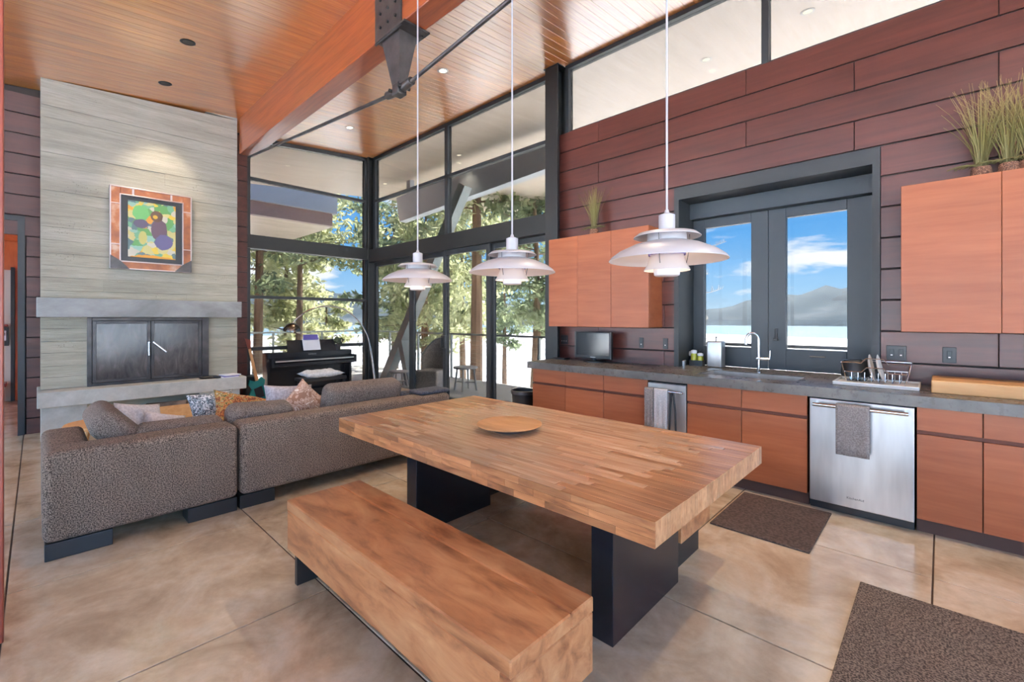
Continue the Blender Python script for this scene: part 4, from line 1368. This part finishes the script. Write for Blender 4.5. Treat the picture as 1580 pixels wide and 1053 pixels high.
def stool(loc, label, h_, r_, m):
    t = thing('deck_stool', label, 'stool', loc, group='small tables on the deck')
    MB().lathe([(0, h_ - .04), (r_, h_ - .04), (r_ + .01, h_ - .02), (r_, h_), (0, h_)], 24).build('top', m, t, True)
    for k in range(4):
        a = k * HP + .6
        MB().tube([(math.cos(a) * r_ * .95, math.sin(a) * r_ * .95, 0), (math.cos(a) * r_ * .7, math.sin(a) * r_ * .7, h_ - .03)], .02, 8).build('leg', m, t, True)
    for k in range(2):
        a = k * HP + .6
        MB().tube([(math.cos(a) * r_ * .85, math.sin(a) * r_ * .85, h_ * .35), (-math.cos(a) * r_ * .85, -math.sin(a) * r_ * .85, h_ * .35)], .013, 6).build('stretcher', m, t, True)
stool((-6.95, 5.95, -.03), 'weathered wooden stool beside the wicker armchair', .48, .24, 'deck')
stool((-8.35, 5.3, -.03), 'low pale stool at the foot of the raking strut', .34, .2, 'white')

# terrain, lake, hills
nx = 60
V, F = [], []
for i in range(nx + 1):
    for j in range(nx + 1):
        x_ = -70 + 100 * i / nx
        y_ = -30 + 100 * j / nx
        d = max(0, max(y_ - 7, -x_ - 13) - 1)
        z_ = -1.3 - .16 * d - .012 * d * max(0, d - 10) / 4 + .15 * math.sin(x_ * .7) * math.cos(y_ * .6)
        V.append((x_, y_, max(z_, -9)))
for i in range(nx):
    for j in range(nx):
        a = i * (nx + 1) + j
        F.append((a, a + nx + 1, a + nx + 2, a + 1))
me = bpy.data.meshes.new('shore')
me.from_pydata(V, [], F)
me.materials.append(M['snow'])
me.shade_smooth()
tag(link('shore', me), 'pale snowy shore sloping down to the lake', 'ground', kind='structure')
me = bpy.data.meshes.new('lake')
me.from_pydata([(-2500, -2500, -6), (2500, -2500, -6), (2500, 2500, -6), (-2500, 2500, -6)], [], [(0, 1, 2, 3)])
me.materials.append(M['water'])
tag(link('lake', me), 'calm pale blue lake beyond the deck', 'lake', kind='structure')
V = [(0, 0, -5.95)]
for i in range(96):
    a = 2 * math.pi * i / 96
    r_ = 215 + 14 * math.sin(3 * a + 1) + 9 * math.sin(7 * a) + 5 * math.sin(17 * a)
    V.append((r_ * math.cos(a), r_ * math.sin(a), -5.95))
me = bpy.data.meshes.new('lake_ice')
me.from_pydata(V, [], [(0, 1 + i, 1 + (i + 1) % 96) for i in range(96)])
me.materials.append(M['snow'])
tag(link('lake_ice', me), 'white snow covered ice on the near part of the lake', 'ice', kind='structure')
rr = np.random.default_rng(4)
ph = rr.uniform(0, 6.28, 12)
V, F = [], []
na = 160
for i in range(na + 1):
    a = R(20 + 200 * i / na)
    hgt = 27 + sum(10 / (k + 1) * math.sin((k + 1) * 5.3 * a + ph[k]) for k in range(5)) + sum(1.6 * math.sin((k + 9) * 17 * a + ph[k + 5]) for k in range(6))
    for j, (rad, f_) in enumerate(((520, 0), (530, .12), (580, .55), (640, .9), (680, 1), (800, .8))):
        jit = 1 + .08 * math.sin(40 * a + j * 2)
        V.append((rad * math.cos(a), rad * math.sin(a), -6.3 + (hgt + 6) * f_ * jit))
for i in range(na):
    for j in range(5):
        a = i * 6 + j
        F.append((a, a + 6, a + 7, a + 1))
me = bpy.data.meshes.new('hills')
me.from_pydata(V, [], F)
me.materials.append(M['hill'])
me.shade_smooth()
tag(link('hills', me), 'wooded hills with haze in their colour on the far shore of the lake', 'hills', kind='structure')


def tree(label, x, y, z0, h_, rad, c0, nb, leaves, m, seed, size=.12, tr_=.18, droop=.15):
    rr = np.random.default_rng(seed)
    t = thing('pine_tree', label, 'tree', (x, y, z0), group='pine trees between house and lake')
    q = MB()
    wob = rr.normal(0, .12, 2)
    ax = lambda s: Vector((wob[0] * math.sin(3 * s), wob[1] * math.sin(2.3 * s), h_ * s))
    q.tube([ax(k / 10) for k in range(11)], [tr_ * (1 - .85 * k / 10) for k in range(11)], 8)
    C = []
    for b in range(nb):
        s = c0 + (1 - c0) * (b + rr.random()) / nb
        a = b * 2.4 + rr.normal(0, .4)
        tt_ = (s - c0) / (1 - c0)
        L = rad * (.35 + .65 * math.sin(math.pi * min(1, .25 + .75 * (1 - tt_)) * .9)) * rr.uniform(.6, 1.1)
        p = ax(s)
        pts = [p]
        dz = rr.uniform(-droop, .35)
        for k in range(1, 6):
            u = k / 5
            pts.append(p + Vector((math.cos(a + .25 * u) * L * u, math.sin(a + .25 * u) * L * u, dz * L * u - droop * L * u * u * .5)))
        q.tube(pts, [max(.05 * (1 - s * .6) * (1 - .75 * k / 5), .008) for k in range(6)], 5, False)
        for k in range(2, 6):
            for e in range(2):
                w_ = rr.normal(0, .17 * rad * .6, 3)
                C.append(pts[k] + Vector((w_[0], w_[1], abs(w_[2]) * .5)))
    q.build('trunk', 'bark', t, True)
    C = np.array([tuple(c) for c in C])
    n = leaves
    idx = rr.integers(0, len(C), n)
    P = C[idx] + rr.normal(0, 1, (n, 3)) * np.array([.3, .3, .17]) * (rad / 2.6)
    d1 = rr.normal(0, 1, (n, 3))
    d1 /= np.linalg.norm(d1, axis=1)[:, None]
    d2 = np.cross(d1, rr.normal(0, 1, (n, 3)))
    d2 /= np.linalg.norm(d2, axis=1)[:, None]
    sz = size * rr.uniform(.6, 1.4, n)[:, None]
    Q = np.stack([P - d1 * sz, P + d2 * sz * .38, P + d1 * sz, P - d2 * sz * .38], 1).reshape(-1, 3)
    me = bpy.data.meshes.new('foliage')
    me.vertices.add(4 * n)
    me.vertices.foreach_set('co', Q.astype(np.float32).ravel())
    me.loops.add(4 * n)
    me.loops.foreach_set('vertex_index', np.arange(4 * n, dtype=np.int32))
    me.polygons.add(n)
    me.polygons.foreach_set('loop_start', np.arange(0, 4 * n, 4, dtype=np.int32))
    me.update()
    me.validate()
    me.materials.append(M[m])
    f = link('foliage', me, t)
    f['kind'] = 'stuff'
    return t


def px(x, d):                    # bearing of a column at a given distance
    u = (x - 790) / 697
    yw = R(43.55)
    return (d * (-math.sin(yw) + u * math.cos(yw)), d * (math.cos(yw) + u * math.sin(yw)))


for i, (cx, d, z0, h_, rad, c0, nb, nl, m, lb) in enumerate((
        (395, 17, -2.5, 16, 2.2, .3, 26, 3600, 'needle2', 'slim pine behind the end window beside the fireplace'),
        (441, 21, -3, 9.2, 2.2, .36, 30, 6500, 'needle3', 'bushy yellow green young pine behind the piano'),
        (458, 19, -3, 11.6, 2.7, .56, 18, 3400, 'needle', 'tall pine with open crown behind the piano'),
        (505, 24, -4, 6.6, 1.5, .5, 16, 2000, 'needle3', 'low young pine behind the arc lamp'),
        (612, 21, -3, 9.6, 2.2, .34, 26, 4600, 'needle2', 'dense pine behind the raking strut'),
        (656, 17, -2.6, 8.6, 2.4, .33, 30, 5600, 'needle', 'leafy pine behind the wicker armchair'),
        (716, 23, -3.5, 11.5, 2.7, .33, 30, 6500, 'needle3', 'pale bushy pine behind the sliding door handle'),
        (734, 13.5, -2, 15, 2.2, .36, 22, 3200, 'needle', 'tall pine with bare trunk rising behind the sliding door'),
        (822, 14.5, -2.4, 8.2, 1.8, .38, 22, 3600, 'needle2', 'dark pine behind the door pane next to the counter'),
        (778, 30, -4.5, 9.5, 2.2, .42, 22, 2600, 'needle2', 'distant pine between the sliding door frames'))):
    xx, yy = px(cx, d)
    tree(lb, xx, yy, z0, h_, rad, c0, nb, nl, m, 30 + i, size=.075 + .0042 * d, tr_=.2 if 'bare' not in lb else .21)
# frosted bare tree outside the kitchen window
xx, yy = px(1078, 15)
t = thing('bare_tree', 'frosted bare branches outside the sink window', 'tree', (xx, yy, -3))
q = MB().tube([(-.8, 0, 0), (-.8, 0, 3), (-.85, .1, 7.5)], [.14, .11, .04], 7)
rr = random.Random(9)
for k in range(9):
    z = 2.9 + .5 * k
    a = rr.uniform(-.5, .5)
    L = rr.uniform(.9, 1.7)
    b = [Vector((-.8 + L * u * math.cos(a), L * u * math.sin(a), z + .25 * L * (u * u - u) * 1.6)) for u in (0, .25, .5, .75, 1)]
    q.tube(b, [.03, .022, .016, .01, .005], 5, False)
    for e in range(26):
        u = rr.uniform(.25, 1)
        p = b[0].lerp(b[-1], u)
        p.z = z + .25 * L * (u * u - u) * 1.6
        q.tube([p, p + Vector((rr.uniform(-.05, .12), rr.uniform(-.1, .1), rr.uniform(.05, .2)))], [.007, .003], 4, False)
q.build('branches', 'frost', t)
